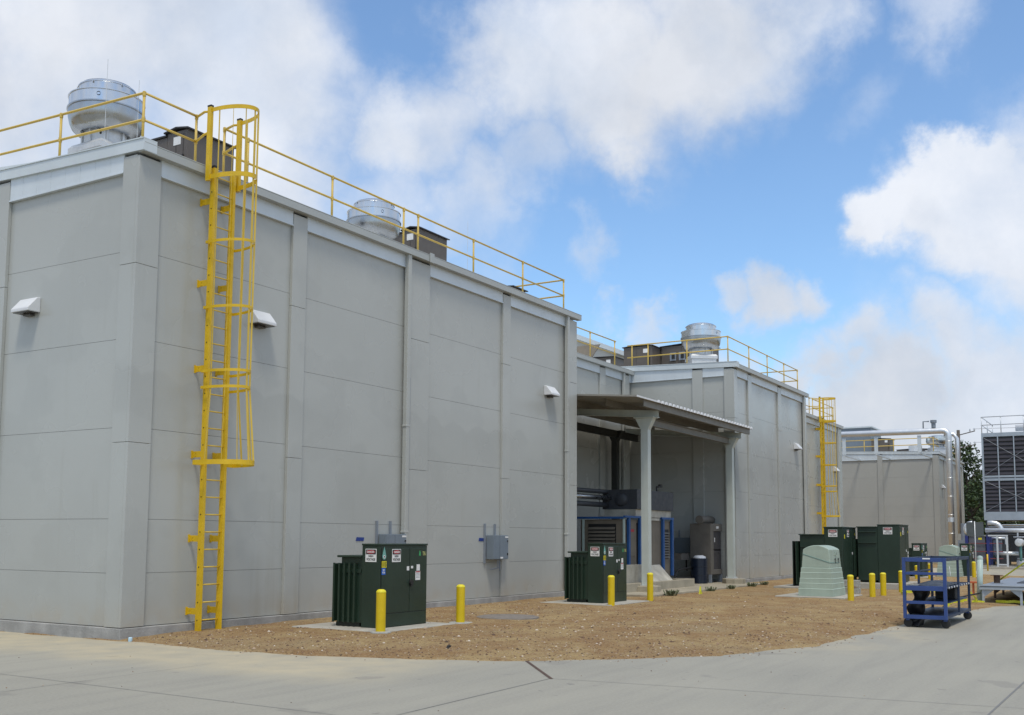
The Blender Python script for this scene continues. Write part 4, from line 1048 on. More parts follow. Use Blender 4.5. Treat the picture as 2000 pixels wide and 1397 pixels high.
for xx in (29.9, 37.55):
    g = MB(); ibeamY(g, xx, 12.72, 17.35, lambda y: cz(y)-.206, .21, .14); g.build('beam', 'canopy_steel', cn, CO)
g = MB(); ibeamX(g, 17.0, 28.0, 37.9, cz(17)-.42, .26, .14); g.build('beam', 'dark_steel', cn, CO)
g = MB(); ibeamX(g, 13.15, 30.05, 37.45, cz(13.15)-.43, .22, .14); g.build('beam', 'purlin_shaded', cn, CO)
for (px, py) in ((29.9, 13.15), (37.55, 13.15), (29.9, 17.12), (36.1, 17.12)):
    zt = cz(py)-.42
    g = MB(); h = .115
    g.box(px-h, px+h, py-h, py-h+.014, .31, zt-.02); g.box(px-h, px+h, py+h-.014, py+h, .31, zt-.02); g.box(px-h, px-h+.012, py-h+.014, py+h-.014, .31, zt-.02); g.box(px+h-.012, px+h, py-h+.014, py+h-.014, .31, zt-.02)
    pm = 'dark_steel' if py > 15 else 'canopy_steel'; cpost = g.build('post', pm, cn, CO)
    g = MB(); q = .30
    g.prism([(py-h-.002, zt-.38), (py+h+.002, zt-.38), (py+q, zt-.03), (py-q, zt-.03)], 'x', px-h-.002, px+h+.002)
    g.box(px-.2, px+.2, py-q-.03, py+q+.03, zt-.029, zt-.002)
    bb = g.build('bracket', pm, cn, CO); bb.parent = cpost
    g = MB(); g.box(px-.18, px+.18, py-.18, py+.18, .292, .309)
    for a in (-1, 1):
        for b in (-1, 1): g.tube([(px+a*.14, py+b*.14, .3), (px+a*.14, py+b*.14, .37)], .014, 6)
    bb = g.build('base_plate', 'galv', cn, CO); bb.parent = cpost
for (px, py, lb) in ((29.9, 13.13, 'round concrete footing under the front canopy post'), (37.3, 12.98, 'concrete footing under the right-hand canopy post'),
                     (29.9, 17.05, 'concrete footing under the hidden back-left canopy post'), (36.1, 17.0, 'concrete footing under the dark back canopy post')):
    g = MB(); g.prism([(px+.42*math.cos(R(22.5+45*k)), py+.42*math.sin(R(22.5+45*k))) for k in range(8)], 'z', .1, .29)
    tag(g.build('post_footing', 'concrete_tan', None, (0, 0, 0), .02), lb, 'footing', 'canopy post footings')
g = MB(); g.prism([(27.95, 12.15), (38.3, 12.12), (38.3, 13.1), (38.2, 17.4), (27.95, 17.4)], 'z', -.05, .12); struct(g.build('canopy_slab', 'concrete_tan', None, (0, 0, 0), .012))
# containment kerb round the generator
g = MB()
x0, x1, y0, y1, w = 28.5, 34.2, 13.68, 16.3, .16
yk = 13.28
g.box(x0, x1, yk, yk+w, .1, .375); g.box(x0, x0+w, yk+w, y1, .1, .375); g.box(x1-w, x1, yk+w, y1, .1, .375); g.box(x0, x1, y1, y1+w, .1, .375)
tag(g.build('containment_kerb', 'concrete_tan', None, (0, 0, 0), .015), 'low tan concrete kerb around the generator', 'kerb')
# ------------------------------------------------------------------ generator
gn = thing('generator', 'tan generator with louvres and blue steel frame under the canopy', 'generator', (30.1, 14, .12)); GO = (30.1, 14, .12)
gx0, gx1, gy0, gy1, gz0, gz1 = 30.1, 33.95, 14.0, 15.5, .45, 2.32
g = MB()
g.box(gx0, gx1, gy0, gy1, gz0, gz1-.02); g.build('enclosure', 'gen_tan', gn, GO, .01)
g = MB(); g.box(gx0-.012, gx0-.001, gy0+.26, gy0+1.22, .95, 2.16); g.build('intake_recess', 'black', gn, GO)
g = MB()
z = .98
while z < 2.0:
    g.hexa([(gx0-.075,gy0+.28,z),(gx0-.065,gy0+.28,z),(gx0-.065,gy0+1.20,z),(gx0-.075,gy0+1.20,z)], [(gx0-.02,gy0+.28,z+.075),(gx0-.012,gy0+.28,z+.075),(gx0-.012,gy0+1.20,z+.075),(gx0-.02,gy0+1.20,z+.075)]); z += .112
g.build('louvre', 'gen_tan', gn, GO)
g = MB(); g.box(gx0+.95, gx0+1.9, gy0-.012, gy0-.001, .55, 2.2); g.build('opening', 'black', gn, GO)
g = MB(); g.box(33.2, 33.65, gy0-.012, gy0-.001, 1.05, 2.02); g.build('opening', 'black', gn, GO)
g = MB()
z = 1.08
while z < 1.95:
    g.hexa([(33.2,gy0-.07,z),(33.65,gy0-.07,z),(33.65,gy0-.06,z),(33.2,gy0-.06,z)], [(33.2,gy0-.02,z+.05),(33.65,gy0-.02,z+.05),(33.65,gy0-.012,z+.05),(33.2,gy0-.012,z+.05)]); z += .088
g.build('louvre', 'rad_frame', gn, GO)
g = MB(); g.box(30.45, 30.92, gy0-.02, gy0-.001, 1.15, 1.68); g.box(30.42, 31.0, gy0-.03, gy0-.001, .47, .95); g.build('access_panel', 'gen_tan', gn, GO, .005)
g = MB(); g.box(30.6, 30.86, gy0-.006, gy0-.001, 1.92, 2.0); g.build('warning_strip', 'red_sign', gn, GO)
for xx in (30.28, 31.12, 33.0, 33.78):
    g = MB(); g.box(xx, xx+.12, gy0-.10, gy0-.021, .47, gz1+.03); g.build('frame_post', 'gen_blue', gn, GO, .004)
g = MB(); g.box(32.9, 33.92, gy0-.11, gy0-.03, gz1+.0301, gz1+.10); g.build('frame_rail', 'gen_blue', gn, GO, .004)
g = MB(); g.box(gx0-.1, 31.35, gy0-.11, gy0-.03, gz1+.032, gz1+.10); g.box(gx0-.1, gx0-.02, gy0-.029, gy1+.4, gz1+.0, gz1+.07); g.build('frame_rail', 'gen_blue', gn, GO, .004)
g = MB(); g.box(31.5, 32.8, gy0-.05, gy0+.05, gz1-.02, gz1+.06); g.build('lintel', 'board', gn, GO)
for yy in (13.94, 15.35):
    g = MB(); g.box(gx0-.09, gx0-.02, yy, yy+.05, .4, gz1+.0); g.build('frame_post', 'pole_pale', gn, GO)
g = MB(); g.box(gx0+.05, gx1-.05, gy0+.05, gy1-.05, .12, .45); g.build('base_skid', 'gen_dark', gn, GO)
sx = thing('silencer', 'dark grey box silencer with round end cap on top of the generator', 'silencer', (30.9, 13.95, 2.45)); SO = (30.9, 13.95, 2.45)
g = MB(); g.box(30.9, 33.9, 13.9, 15.12, 2.64, 3.27); g.build('casing', 'gen_dark', sx, SO, .01)
g = MB(); g.lathe([(.001, 30.80), (.12, 30.805), (.19, 30.84), (.215, 30.899)], (0, 14.45, 2.95), 24, 'x'); g.build('end_cap', 'gen_dark', sx, SO)
g = MB(); g.hexa([(30.92,13.96,2.40),(33.8,13.96,2.40),(33.8,15.05,2.40),(30.92,15.05,2.40)], [(30.92,13.96,2.638),(33.8,13.96,2.638),(33.8,15.05,2.638),(30.92,15.05,2.638)]); g.build('support_panel', 'board', sx, SO)
g = MB(); g.tube([(32.7, 14.0, 3.2), (32.7, 14.0, 3.42)], .03, 8); g.tube([(32.7, 14.0, 3.42), (32.95, 14.0, 3.44)], .03, 8); g.lathe([(.001, 0), (.07, .0), (.07, .1), (.001, .1)], (33.0, 14, 3.42), 10); g.build('valve', 'black', sx, SO)
pp = thing('pipe_run', 'bundle of insulated pipes reaching the silencer from the left under the canopy', 'pipes', (28.2, 15.2, 2.9)); PO = (28.2, 15.2, 2.9)
for (yy, z, r, mt) in ((14.95, 3.22, .07, 'gen_dark'), (14.85, 3.02, .075, 'alu_dull'), (14.95, 2.80, .08, 'gen_dark')):
    g = MB(); g.tube([(28.0, yy+.4, z), (30.95, yy, z-.02)], r, 12); g.build('pipe', mt, pp, PO)
g = MB(); g.tube([(29.2, 15.65, 3.36), (29.35, 15.5, 3.34), (29.42, 15.42, 3.2), (29.42, 15.42, 2.0)], .06, 12); g.build('bent_pipe', 'alu', pp, PO)
g = MB(); g.box(29.1, 29.2, 15.5, 15.6, .12, 3.2); g.build('support', 'gen_blue', pp, PO)
# leaning panel
g = MB(); g.hexa([(31.0,13.46,.36),(32.75,13.46,.36),(32.75,13.49,.36),(31.0,13.49,.36)], [(31.15,13.93,.86),(32.75,13.93,.86),(32.75,13.96,.86),(31.15,13.96,.86)])
tag(g.build('loose_panel', 'board', None, (0, 0, 0), .004), 'stained pale sheet leaning against the generator behind the kerb', 'panel')
g = MB(); g.box(29.0, 30.75, 13.5, 13.54, .3, .92); tag(g.build('side_panel', 'board', None, (0, 0, 0), .004), 'pale sheet standing left of the front canopy post', 'panel')
# radiator cooler, drum, wall box
rd_ = thing('radiator_cooler', 'tall brownish cooler with dark core beside the right canopy post', 'cooler', (37.05, 13.75, .12)); RO = (37.05, 13.75, .12)
g = MB()
g.box(37.05, 37.35, 13.75, 14.55, .42, 2.28); g.box(37.35, 38.25, 13.75, 14.5, 2.0, 2.28); g.box(37.35, 38.25, 13.75, 14.5, .42, .60); g.box(37.351, 38.25, 13.8, 14.5, 1.28, 1.34); g.build('frame', 'rad_frame', rd_, RO, .01)
g = MB(); g.box(37.36, 38.24, 13.80, 14.5, .601, 1.999); g.build('core', 'radiator', rd_, RO)
g = MB(); g.tube([(36.95, 14.15, 2.42), (38.2, 14.15, 2.42)], .15, 16); g.build('header_pipe', 'rad_frame', rd_, RO)
g = MB(); g.box(37.05, 37.15, 13.75, 13.85, .12, .42); g.box(38.1, 38.2, 13.75, 13.85, .12, .42); g.box(37.05, 38.2, 14.4, 14.5, .12, .42); g.build('stand', 'steel_grey', rd_, RO)
g = MB(); g.box(36.3, 37.04, 14.6, 14.9, .95, 1.18); g.build('side_tray', 'rad_frame', rd_, RO)
g = MB(); plate(g, 'S', (37.75, 13.748, 2.14), .26, .09); plate(g, 'S', (37.42, 13.74, 1.68), .08, .16); g.build('label', 'white_label', rd_, RO)
dr = thing('steel_drum', 'dark blue-black drum with a white bag in it, beside the cooler', 'drum', (36.5, 14.0, .12))
g = MB(); g.lathe([(.30, 0), (.30, .29), (.312, .30), (.30, .31), (.30, .60), (.312, .61), (.30, .62), (.30, .90), (.285, .90), (.28, .86), (.001, .86)], n=28); g.build('body', 'tank_drum', dr)
g = MB(); g.lathe([(.24, .87), (.22, .95), (.14, .99), (.05, 1.0), (.001, .99)], (.02, 0, 0), 12)
for i, p in enumerate(g.v): g.v[i] = (p[0]*(1+.2*noise.noise((p[0]*9, p[1]*9, 1))), p[1]*(1+.2*noise.noise((p[0]*7, p[1]*9, 4))), p[2]+.03*noise.noise((p[0]*12, p[1]*12, 0)))
g.build('plastic_bag', 'bag', dr)
wb = thing('wall_box', 'dark grey electrical box on struts inside the canopy, left of the drum', 'electrical box', (38.44, 15.3, 1.2)); WO = (38.44, 15.3, 1.2)
g = MB(); g.box(38.18, 38.40, 15.0, 15.62, 1.18, 1.76); g.build('enclosure', 'box_grey', wb, WO, .006)
for yy in (15.02, 15.5):
    g = MB(); g.box(38.401, 38.44, yy, yy+.05, 1.0, 2.05); g.build('strut', 'steel_grey', wb, WO)
g = MB(); g.tube([(38.3, 15.2, 1.18), (38.3, 15.2, .6), (37.6, 14.9, .55)], .03, 8); g.build('conduit', 'black', wb, WO)
g = MB(); g.tube([(34.6, 14.2, .3), (35.2, 14.3, .62), (35.8, 14.3, .66), (36.3, 14.2, .66)], .035, 8); g.tube([(34.4, 14.1, .34), (36.3, 14.1, .30)], .04, 8)
tag(g.build('hose', 'rubber'), 'black hose and pipe running to the drum', 'hose')

# ------------------------------------------------------------------ blue cart
ct = thing('stock_cart', 'blue steel shelf cart parked on the concrete edge', 'cart', (22.3, 3.45, 0)); CTO = (22.3, 3.45, 0)
cx0, cx1, cy0, cy1 = 22.15, 25.3, 3.43, 4.25
zt = 1.365
def cart(nm, mb, mt, bev=.004): return mb.build(nm, mt, ct, CTO, bev)
for (xx, yy, w) in ((cx0, cy0, .065), (cx0, cy1-.06, .06), (cx1-.06, cy0, .05), (cx1-.06, cy1-.06, .05), (23.75, cy0, .045), (23.75, cy1-.045, .045)):
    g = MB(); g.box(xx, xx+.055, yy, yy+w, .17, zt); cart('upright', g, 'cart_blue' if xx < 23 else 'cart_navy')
for (za, zb) in ((1.285, 1.364), (1.03, 1.08), (.72, .815), (.46, .52), (.17, .245)):
    g = MB(); g.box(cx0+.004, cx0+.05, cy0+.066, cy1-.061, za, zb); cart('end_rail', g, 'cart_blue')
for (za, zb) in ((1.30, 1.363), (1.04, 1.075), (.75, .80)):
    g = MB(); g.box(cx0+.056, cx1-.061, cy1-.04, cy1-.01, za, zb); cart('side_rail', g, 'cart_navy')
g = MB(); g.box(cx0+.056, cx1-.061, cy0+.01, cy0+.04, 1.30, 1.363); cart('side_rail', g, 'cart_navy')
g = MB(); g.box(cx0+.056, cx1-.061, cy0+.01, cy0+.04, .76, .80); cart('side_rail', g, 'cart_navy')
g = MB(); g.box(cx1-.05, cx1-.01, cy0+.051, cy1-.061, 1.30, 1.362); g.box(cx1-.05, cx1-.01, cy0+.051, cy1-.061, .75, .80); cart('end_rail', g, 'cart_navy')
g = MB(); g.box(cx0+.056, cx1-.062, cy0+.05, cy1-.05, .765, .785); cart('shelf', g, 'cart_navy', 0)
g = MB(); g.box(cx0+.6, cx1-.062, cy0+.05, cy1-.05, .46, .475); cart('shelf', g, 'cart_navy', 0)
g = MB(); g.box(cx0+.056, cx1-.005, cy0+.003, cy1-.003, .19, .235); cart('deck', g, 'cart_navy', 0)
g = MB()
for k in range(9): g.lathe([(.001, 0), (.02, 0), (.02, .02)], (22.5+k*.33, cy0-.0, .775), 8, 'y')
cart('bolt', g, 'white_label', 0)
g = MB(); g.box(cx0-.002, cx0+.003, 3.72, 3.86, 1.335, 1.36); cart('sticker', g, 'white_label', 0)
for (xx, yy, an) in ((cx0+.10, cy0+.05, .1), (cx0+.10, cy1-.07, .15), (cx1-.18, cy0+.05, 1.35), (cx1-.18, cy1-.07, 1.2)):
    g = MB(); g.box(xx-.05, xx+.05, yy-.035, yy+.035, .135, .189); cart('caster_plate', g, 'cart_blue')
    g = MB(); g.lathe([(.001, -.025), (.06, -.025), (.085, -.022), (.09, 0), (.085, .022), (.06, .025), (.001, .025)], (0, 0, 0), 20, 'x')
    ca, sa = math.cos(an), math.sin(an); 
    if an < .5: ca, sa = math.cos(math.pi/2*0+an), math.sin(an)
    g.v = [(xx+p[0]*math.sin(an+.0)*1.0+p[1]*math.cos(an), yy+p[0]*math.cos(an)-p[1]*math.sin(an), p[2]+.09) for p in g.v] if an > .5 else [(xx+p[1]*.15+p[0], yy+p[1], p[2]+.09) for p in g.v]
    cart('wheel', g, 'rubber', 0)
# things on the cart
mt_ = MB(); nx_, ny_ = 26, 14
V = []
for i in range(nx_):
    for j in range(ny_):
        x = 22.3+2.0*i/(nx_-1); y = 3.5+.62*j/(ny_-1)
        V.append((x, y, .80+.075*math.sin(math.pi*min(1, max(0, i/(nx_-1))))*math.sin(math.pi*j/(ny_-1))+.02*noise.noise((x*4, y*5, 0))+.012))
mt_._add(V, [(i*ny_+j, (i+1)*ny_+j, (i+1)*ny_+j+1, i*ny_+j+1) for i in range(nx_-1) for j in range(ny_-1)], True)
o = mt_.build('black_mat', 'tarp'); so2 = o.modifiers.new('thick', 'SOLIDIFY'); so2.thickness = .02
tag(o, 'black rubber mat lying crumpled on the cart middle shelf', 'mat')
rl = MB(); P = []
for k in range(15):
    z = .80-.045*k if k < 14 else .1
    P.append((22.42+.05*math.sin(k*.5), 4.0-.05*math.sin(k*.33+.5), max(.24, .79-.04*k)))
V = []; F = []
for k, p in enumerate(P):
    for j in range(8):
        a = -1.0+j*.3; rr = .15*(1+.25*math.sin(k*.7+j)); V.append((p[0]+rr*.5*math.cos(a*2), p[1]+rr*math.sin(a), p[2]))
for k in range(len(P)-1):
    for j in range(7): F.append((k*8+j, k*8+j+1, (k+1)*8+j+1, (k+1)*8+j))
rl._add(V, F, True); o = rl.build('hanging_mat', 'tarp'); so2 = o.modifiers.new('thick', 'SOLIDIFY'); so2.thickness = .02
tag(o, 'black rubber sheet hanging from the middle shelf down to the cart deck', 'mat')
g = MB(); g.hexa([(22.2,3.98,.02),(22.6,3.95,.02),(22.7,4.12,.02),(22.3,4.2,.02)], [(22.3,3.95,.17),(22.5,3.9,.17),(22.5,4.15,.17),(22.3,4.2,.17)]); tag(g.build('mat_end', 'tarp', None, (0,0,0), .02), 'black rubber end drooping under the near edge of the cart', 'mat')
g = MB(); g.box(24.0, 24.5, 3.55, 3.95, .477, .72); tag(g.build('black_case', 'rubber', None, (0, 0, 0), .02), 'black case on the lower shelf of the cart', 'case')
g = MB(); g.hexa([(22.2,3.40,1.12),(22.203,3.40,1.12),(22.203,3.46,1.10),(22.2,3.46,1.10)], [(22.28,3.41,1.28),(22.283,3.41,1.28),(22.283,3.44,1.28),(22.28,3.44,1.28)])
g.v = [(22.45, 3.41, 1.04), (22.45, 3.405, 1.04), (22.54, 3.405, 1.00), (22.54, 3.41, 1.00), (22.38, 3.41, 1.17), (22.38, 3.405, 1.17), (22.45, 3.405, 1.2), (22.45, 3.41, 1.2)]
tag(g.build('paper_tag', 'white_label'), 'white paper tag tied to the near post of the cart', 'tag')
g = MB(); g.box(22.25, 22.5, 3.98, 4.17, .802, .83); tag(g.build('wood_piece', 'board', None, (0, 0, 0), .004), 'pale wood offcut on the cart shelf beside the black mat', 'wood')
for k, (x, y, z) in enumerate(((26.4, 4.1, .62), (28.3, 3.95, .55))):
    g = MB(); g.box(0, .3, 0, .25, 0, .05); g.box(.1, .2, .1, .15, -z+.1, 0)
    tag(g.build('orange_marker', 'orange', None, (34+k*1.2, 4.9-k*.32, .42)), ('low orange marker seen through the cart, left one', 'low orange marker seen through the cart, right one')[k], 'marker', 'orange markers behind the cart')

# ------------------------------------------------------------------ bench, pole, spool, tape
tb = thing('steel_platform', 'low grey steel work platform at the right edge of the photo', 'platform', (31.4, 3.4, 0)); TO = (31.4, 3.4, 0)
g = MB(); g.hexa([(31.3,.9,.47),(38.6,1.2,.47),(38.6,4.0,.47),(31.3,4.0,.47)], [(31.3,.9,.51),(38.6,1.2,.51),(38.6,4.0,.51),(31.3,4.0,.51)]); g.build('deck', 'steel_grey', tb, TO)
g = MB(); g.box(31.28, 31.34, .88, 4.02, .40, .469); g.box(31.35, 38.6, 3.96, 4.0, .40, .469); g.box(31.26, 31.30, .86, 4.04, .495, .515); g.build('edge_beam', 'platform_grey', tb, TO)
for (lx, ly) in ((31.35, 3.93), (31.35, 3.0), (31.35, 2.0), (33.6, 3.9), (33.9, 3.0), (35.6, 3.9), (36, 3.0), (37.9, 3.9), (38, 3.0)):
    mt = 'platform_grey' if lx < 32 else 'rust'
    g = MB(); g.box(lx-.03, lx+.03, ly-.03, ly+.03, 0, .40)
    s = -1 if ly > 3.5 else 1
    g.prism([(ly, .18), (ly, .40), (ly+s*.28, .40)], 'x', lx-.012, lx+.012); g.build('leg', mt, tb, TO)
g = MB(); g.box(33.4, 38, 2.9, 3.3, .511, .53); g.build('loose_plate', 'gen_dark', tb, TO)
sp_ = thing('steel_stub', 'short rusty pipe stub with flanges standing on the platform', 'pipe stub', (33.1, 3.78, .51))
g = MB(); g.lathe([(.085, .01), (.085, .22)], n=16); g.build('stub', 'rust', sp_)
g = MB(); g.box(-.17, .17, -.17, .17, 0, .012); g.build('flange', 'steel_grey', sp_); g = MB(); g.box(-.15, .15, -.15, .15, .22, .235); g.build('flange', 'rust', sp_)
pl_ = thing('pale_post', 'pale green leaning bollard sleeve behind the platform corner', 'post', (31.9, 4.05, 0))
g = MB(); g.tube([(0, .05, 0), (0, 0, 1.20)], .075, 20); g.build('tube', 'pole_pale', pl_); g = MB(); g.lathe([(.077, 0), (.08, .03), (.06, .085), (.001, .10)], (0, 0, 1.20), 20); g.build('cap', 'pole_pale', pl_)
def ribbon(label, pts, w=.06, rag=0, sd=1):
    rdm = random.Random(sd); g = MB(); Q = []
    for i in range(len(pts)-1):
        a, b = Vector(pts[i]), Vector(pts[i+1]); n = max(2, int((b-a).length/.12))
        for k in range(n):
            p = a.lerp(b, k/n); Q.append((p.x+rdm.uniform(-rag, rag), p.y+rdm.uniform(-rag, rag), p.z+abs(rdm.uniform(0, rag*.5))))
    Q.append(pts[-1]); g.strip(Q, w, .004); g.v = [(x, y, z) for x, y, z in g.v]
    return tag(g.build('caution_tape', 'tape_yellow'), label, 'tape', 'yellow caution tape')
ribbon('taut yellow caution tape rising from the platform to the right edge', [(33.5, 3.85, .52), (31.2, 2.4, 1.5), (30.5, 2.0, 1.75)], .05)
ribbon('yellow tape strewn on the dirt left of the cart', [(33.6, 6.3, .09), (34.5, 6.6, .10), (35.5, 6.0, .09), (36, 5.4, .09)], .10, .12, 3)
ribbon('yellow tape strewn behind the cart', [(28.6, 4.5, .08), (30.0, 4.6, .09), (31.4, 4.35, .08)], .09, .11, 4)
ribbon('yellow tape fallen around the near platform leg', [(31.2, 4.25, .35), (31.1, 4.05, .1), (31.0, 4.2, .06), (31.3, 3.9, .06)], .06, .05, 5)
ribbon('yellow tape lying under the platform edge', [(31.5, 3.6, .06), (31.5, 2.6, .06), (31.6, 1.6, .06)], .07, .08, 6)
g = MB(); g.tube([(28.2, 4.3, .30), (29.5, 4.3, .25), (31.3, 4.0, .30)], .022, 8); g.tube([(28.2, 4.3, .30), (27.6, 4.4, .05)], .022, 8)
tag(g.build('cable', 'rubber'), 'black cable sagging between the cart and the platform', 'cable')

# ------------------------------------------------------------------ far plant: pipes, tower, exchanger, sign, pole, trees
pr = thing('silver_pipe', 'big silver insulated pipe crossing above the far roof and dropping down its front', 'pipe', (80, 12, 0)); PRO = (80, 12, 0)
g = MB()
pts = [(80, 32, 9.6), (80, 12.4, 9.49)]+[(80, 12.33-.40*math.sin(a), 9.09+.40*math.cos(a)) for a in [R(k*15) for k in range(1, 7)]]+[(80, 11.93, 0)]
g.tube(pts, .215, 20)
for z in (8.7, 7.4, 6.1, 4.8, 3.5, 2.2): g.lathe([(.217, z), (.23, z+.02), (.217, z+.04)], (80, 11.93, 0), 20)
g.lathe([(.22, 3.0), (.245, 3.02), (.245, 3.3), (.22, 3.32)], (80, 11.93, 0), 20)
g.build('main_pipe', 'pipe_jacket', pr, PRO)
g = MB(); g.tube([(81.2, 12.4, 9.35), (81.2, 11.75, 9.3), (81.2, 11.55, 9.0), (81.2, 11.55, 2.2)], .15, 16); g.build('side_pipe', 'pipe_jacket', pr, PRO)
for yy in (13.9, 16.9, 19.2, 24):
    g = MB(); g.box(80-.06, 80+.06, yy-.12, yy+.12, 8.0 if yy > 13 else 0, 9.22); g.build('support', 'trim', pr, PRO)
g = MB(); g.box(79.95, 85, 16.85, 16.95, 7.9, 8.0); g.box(79.95, 85, 13.85, 13.95, 7.9, 8.0); g.box(79.95, 85, 19.15, 19.25, 7.9, 8.0); g.box(79.95, 85, 23.95, 24.05, 7.9, 8.0); g.build('support_arm', 'trim', pr, PRO)
g = MB(); g.lathe([(.15, 0), (.15, .35), (.22, .36), (.22, .55), (.001, .56)], (80, 12.9, 9.72), 12); g.tube([(80, 13.6, 9.6), (80, 13.6, 10.2), (80, 13.2, 10.2)], .05, 8); g.build('relief_valve', 'steel_grey', pr, PRO)

tw = thing('cooling_tower', 'large cooling tower with dark louvres cut by the right edge of the photo', 'cooling tower', (78, 3, 0)); TWO = (78, 3, 0)
ty1, ty0 = 9.55, -3.0; tx0, tx1 = 78, 84
g = MB(); g.box(tx0+.12, tx1, ty0, ty1-.03, 3.12, 8.95); g.build('casing', 'tower_frame', tw, TWO)
g = MB(); g.box(tx0+.06, tx0+.119, ty0, ty1-.12, 3.65, 8.72); g.build('louvre_backing', 'black', tw, TWO)
for (za, zb) in ((3.68, 5.72), (6.15, 8.7)):
    n = 8 if zb < 6 else 9; st_ = (zb-za)/n
    for k in range(n):
        z = za+k*st_
        g = MB(); g.hexa([(tx0-.02,ty0,z),(tx0+.0,ty0,z),(tx0+.0,ty1-.13,z),(tx0-.02,ty1-.13,z)], [(tx0+.04,ty0,z+st_*.72),(tx0+.058,ty0,z+st_*.72),(tx0+.058,ty1-.13,z+st_*.72),(tx0+.04,ty1-.13,z+st_*.72)]); g.build('louvre', 'tower_louver', tw, TWO)
g = MB(); g.box(tx0-.03, tx0+.11, ty1-.12, ty1, 3.1, 9.0); g.box(tx0-.03, tx0+.10, ty0, ty1-.121, 3.1, 3.66); g.box(tx0-.03, tx0+.1, ty0, ty1-.121, 5.75, 5.92); g.box(tx0-.06, tx0+.1, ty0, ty1-.121, 5.97, 6.1); g.box(tx0-.03, tx0+.1, ty0, ty1-.121, 8.74, 9.0)
yy = ty1-1.02
while yy > ty0: g.box(tx0-.05, tx0-.021, yy-.035, yy+.035, 3.66, 8.74); yy -= .98
g.build('frame', 'tower_frame', tw, TWO)
g = MB()
for (za, zb) in ((3.7, 5.75), (6.1, 8.7)):
    g.tube([(tx0-.07, ty1-.1, zb), (tx0-.07, ty1-4, za)], .013, 6); g.tube([(tx0-.07, ty1-.1, za), (tx0-.07, ty1-4, zb)], .013, 6)
g.build('brace', 'steel_grey', tw, TWO)
g = MB(); 
for yy in (9.4, 6.5, 3.5, 0.5):
    for xx in (78.1, 81, 83.8): g.box(xx, xx+.18, yy-.1, yy+.08, 0, 3.1)
g.box(79.5, 84, -3, 9.4, .3, 2.6); g.build('undercroft', 'gen_dark', tw, TWO)
railing('grey guard rail on top of the cooling tower', [(84, ty1-.05), (tx0, ty1-.05), (tx0, -3)], [(tx0, ty1-.05), (tx0, 8.3), (tx0, 6.9), (tx0, 5.8), (tx0, 4), (tx0, 2), (81, ty1-.05), (84, ty1-.05)], 9.0, 10.1, 9.55, group='tower guard rail', matn='galv', r=.03)
g = MB(); g.tube([(80, 7.6, 9.45), (80, -2, 9.45)], .22, 14); tag(g.build('tower_pipe', 'white_paint'), 'white pipe lying on top of the cooling tower', 'pipe')

hx = thing('heat_exchanger', 'grey plate heat exchanger with blue end frames and red tie bars', 'heat exchanger', (72, 8.6, 0)); HO_ = (72, 8.6, 0)
g = MB(); g.box(72, 73.2, 8.8, 9.75, .3, 1.98); g.build('plate_pack', 'hx_grey', hx, HO_)
for yy in (8.55, 9.78):
    g = MB(); g.box(71.9, 73.3, yy, yy+.18, .2, 2.05); g.build('end_frame', 'hx_blue', hx, HO_)
for z in (.62, 1.05, 1.55):
    g = MB(); g.tube([(71.93, 9.95, z), (71.93, 7.8, z)], .03, 6); g.build('tie_bar', 'hx_red', hx, HO_)
g = MB(); g.box(71.95, 73.2, 8.75, 9.77, 2.0, 2.08); g.build('top_bar', 'alu', hx, HO_); g = MB(); g.box(71.99, 71.999, 9.0, 9.2, 1.78, 1.9); g.build('name_plate', 'tag_yellow', hx, HO_)
pk = thing('pipe_rack', 'silver pipes and grey frames below the cooling tower', 'pipes', (73, 7.5, 0)); PKO = (73, 7.5, 0)
g = MB(); g.tube([(73, 8.9, 2.38), (73, 4.5, 2.36)], .14, 14); g.build('header_pipe', 'pipe_jacket', pk, PKO)
g = MB(); g.tube([(73.4, 8.8, 2.85)]+[(73.4, 8.5-.5*math.sin(R(a)), 2.35+.5*math.cos(R(a))) for a in (0, 20, 40, 60, 80, 90)]+[(73.4, 8.0, 2.3)], .15, 14); g.build('elbow', 'pipe_jacket', pk, PKO)
g = MB(); g.tube([(73.4, 9.7, 2.85)]+[(73.4, 9.75+.38*math.sin(R(a)), 2.47+.38*math.cos(R(a))) for a in (0, 30, 60, 90, 120, 150, 180)]+[(73.4, 9.3, 2.1)], .13, 14); g.build('elbow', 'pipe_jacket', pk, PKO)
for (a, b, r) in (((72.5, 8.5, 1.88), (72.5, 7.7, 1.88), .07), ((72.5, 8.4, .95), (72.5, 7.0, .95), .12), ((74, 7.4, 1.95), (74, 5, 1.95), .05), ((72.4, 7.1, .35), (72.4, 6.0, .35), .19)):
    g = MB(); g.tube([a, b], r, 12); g.build('branch_pipe', 'pipe_jacket', pk, PKO)
g = MB(); g.lathe([(.001, -.5), (.2, -.48), (.24, -.4), (.24, .6), (.001, .62)], (72.3, 6.9, 1.62), 18, 'x'); g.build('strainer', 'galv', pk, PKO)
g = MB(); g.tube([(72.3, 6.85, 1.4), (72.3, 6.85, .5)], .07, 10); g.build('riser', 'valve_green', pk, PKO)
for yy in (8.1, 7.55): 
    g = MB(); g.box(71.8, 71.92, yy-.05, yy+.05, .12, 1.98); g.build('frame_post', 'galv', pk, PKO)
g = MB(); g.box(71.8, 71.92, 7.5, 8.62, 1.99, 2.08); g.box(71.8, 71.92, 7.6, 8.05, .22, .30); g.build('frame_beam', 'galv', pk, PKO)
g = MB(); g.box(74.2, 75.2, 7.7, 8.4, .2, 1.5); g.box(74.2, 75, 6.95, 7.3, .2, 1.7); g.build('pump_casing', 'gen_dark', pk, PKO)
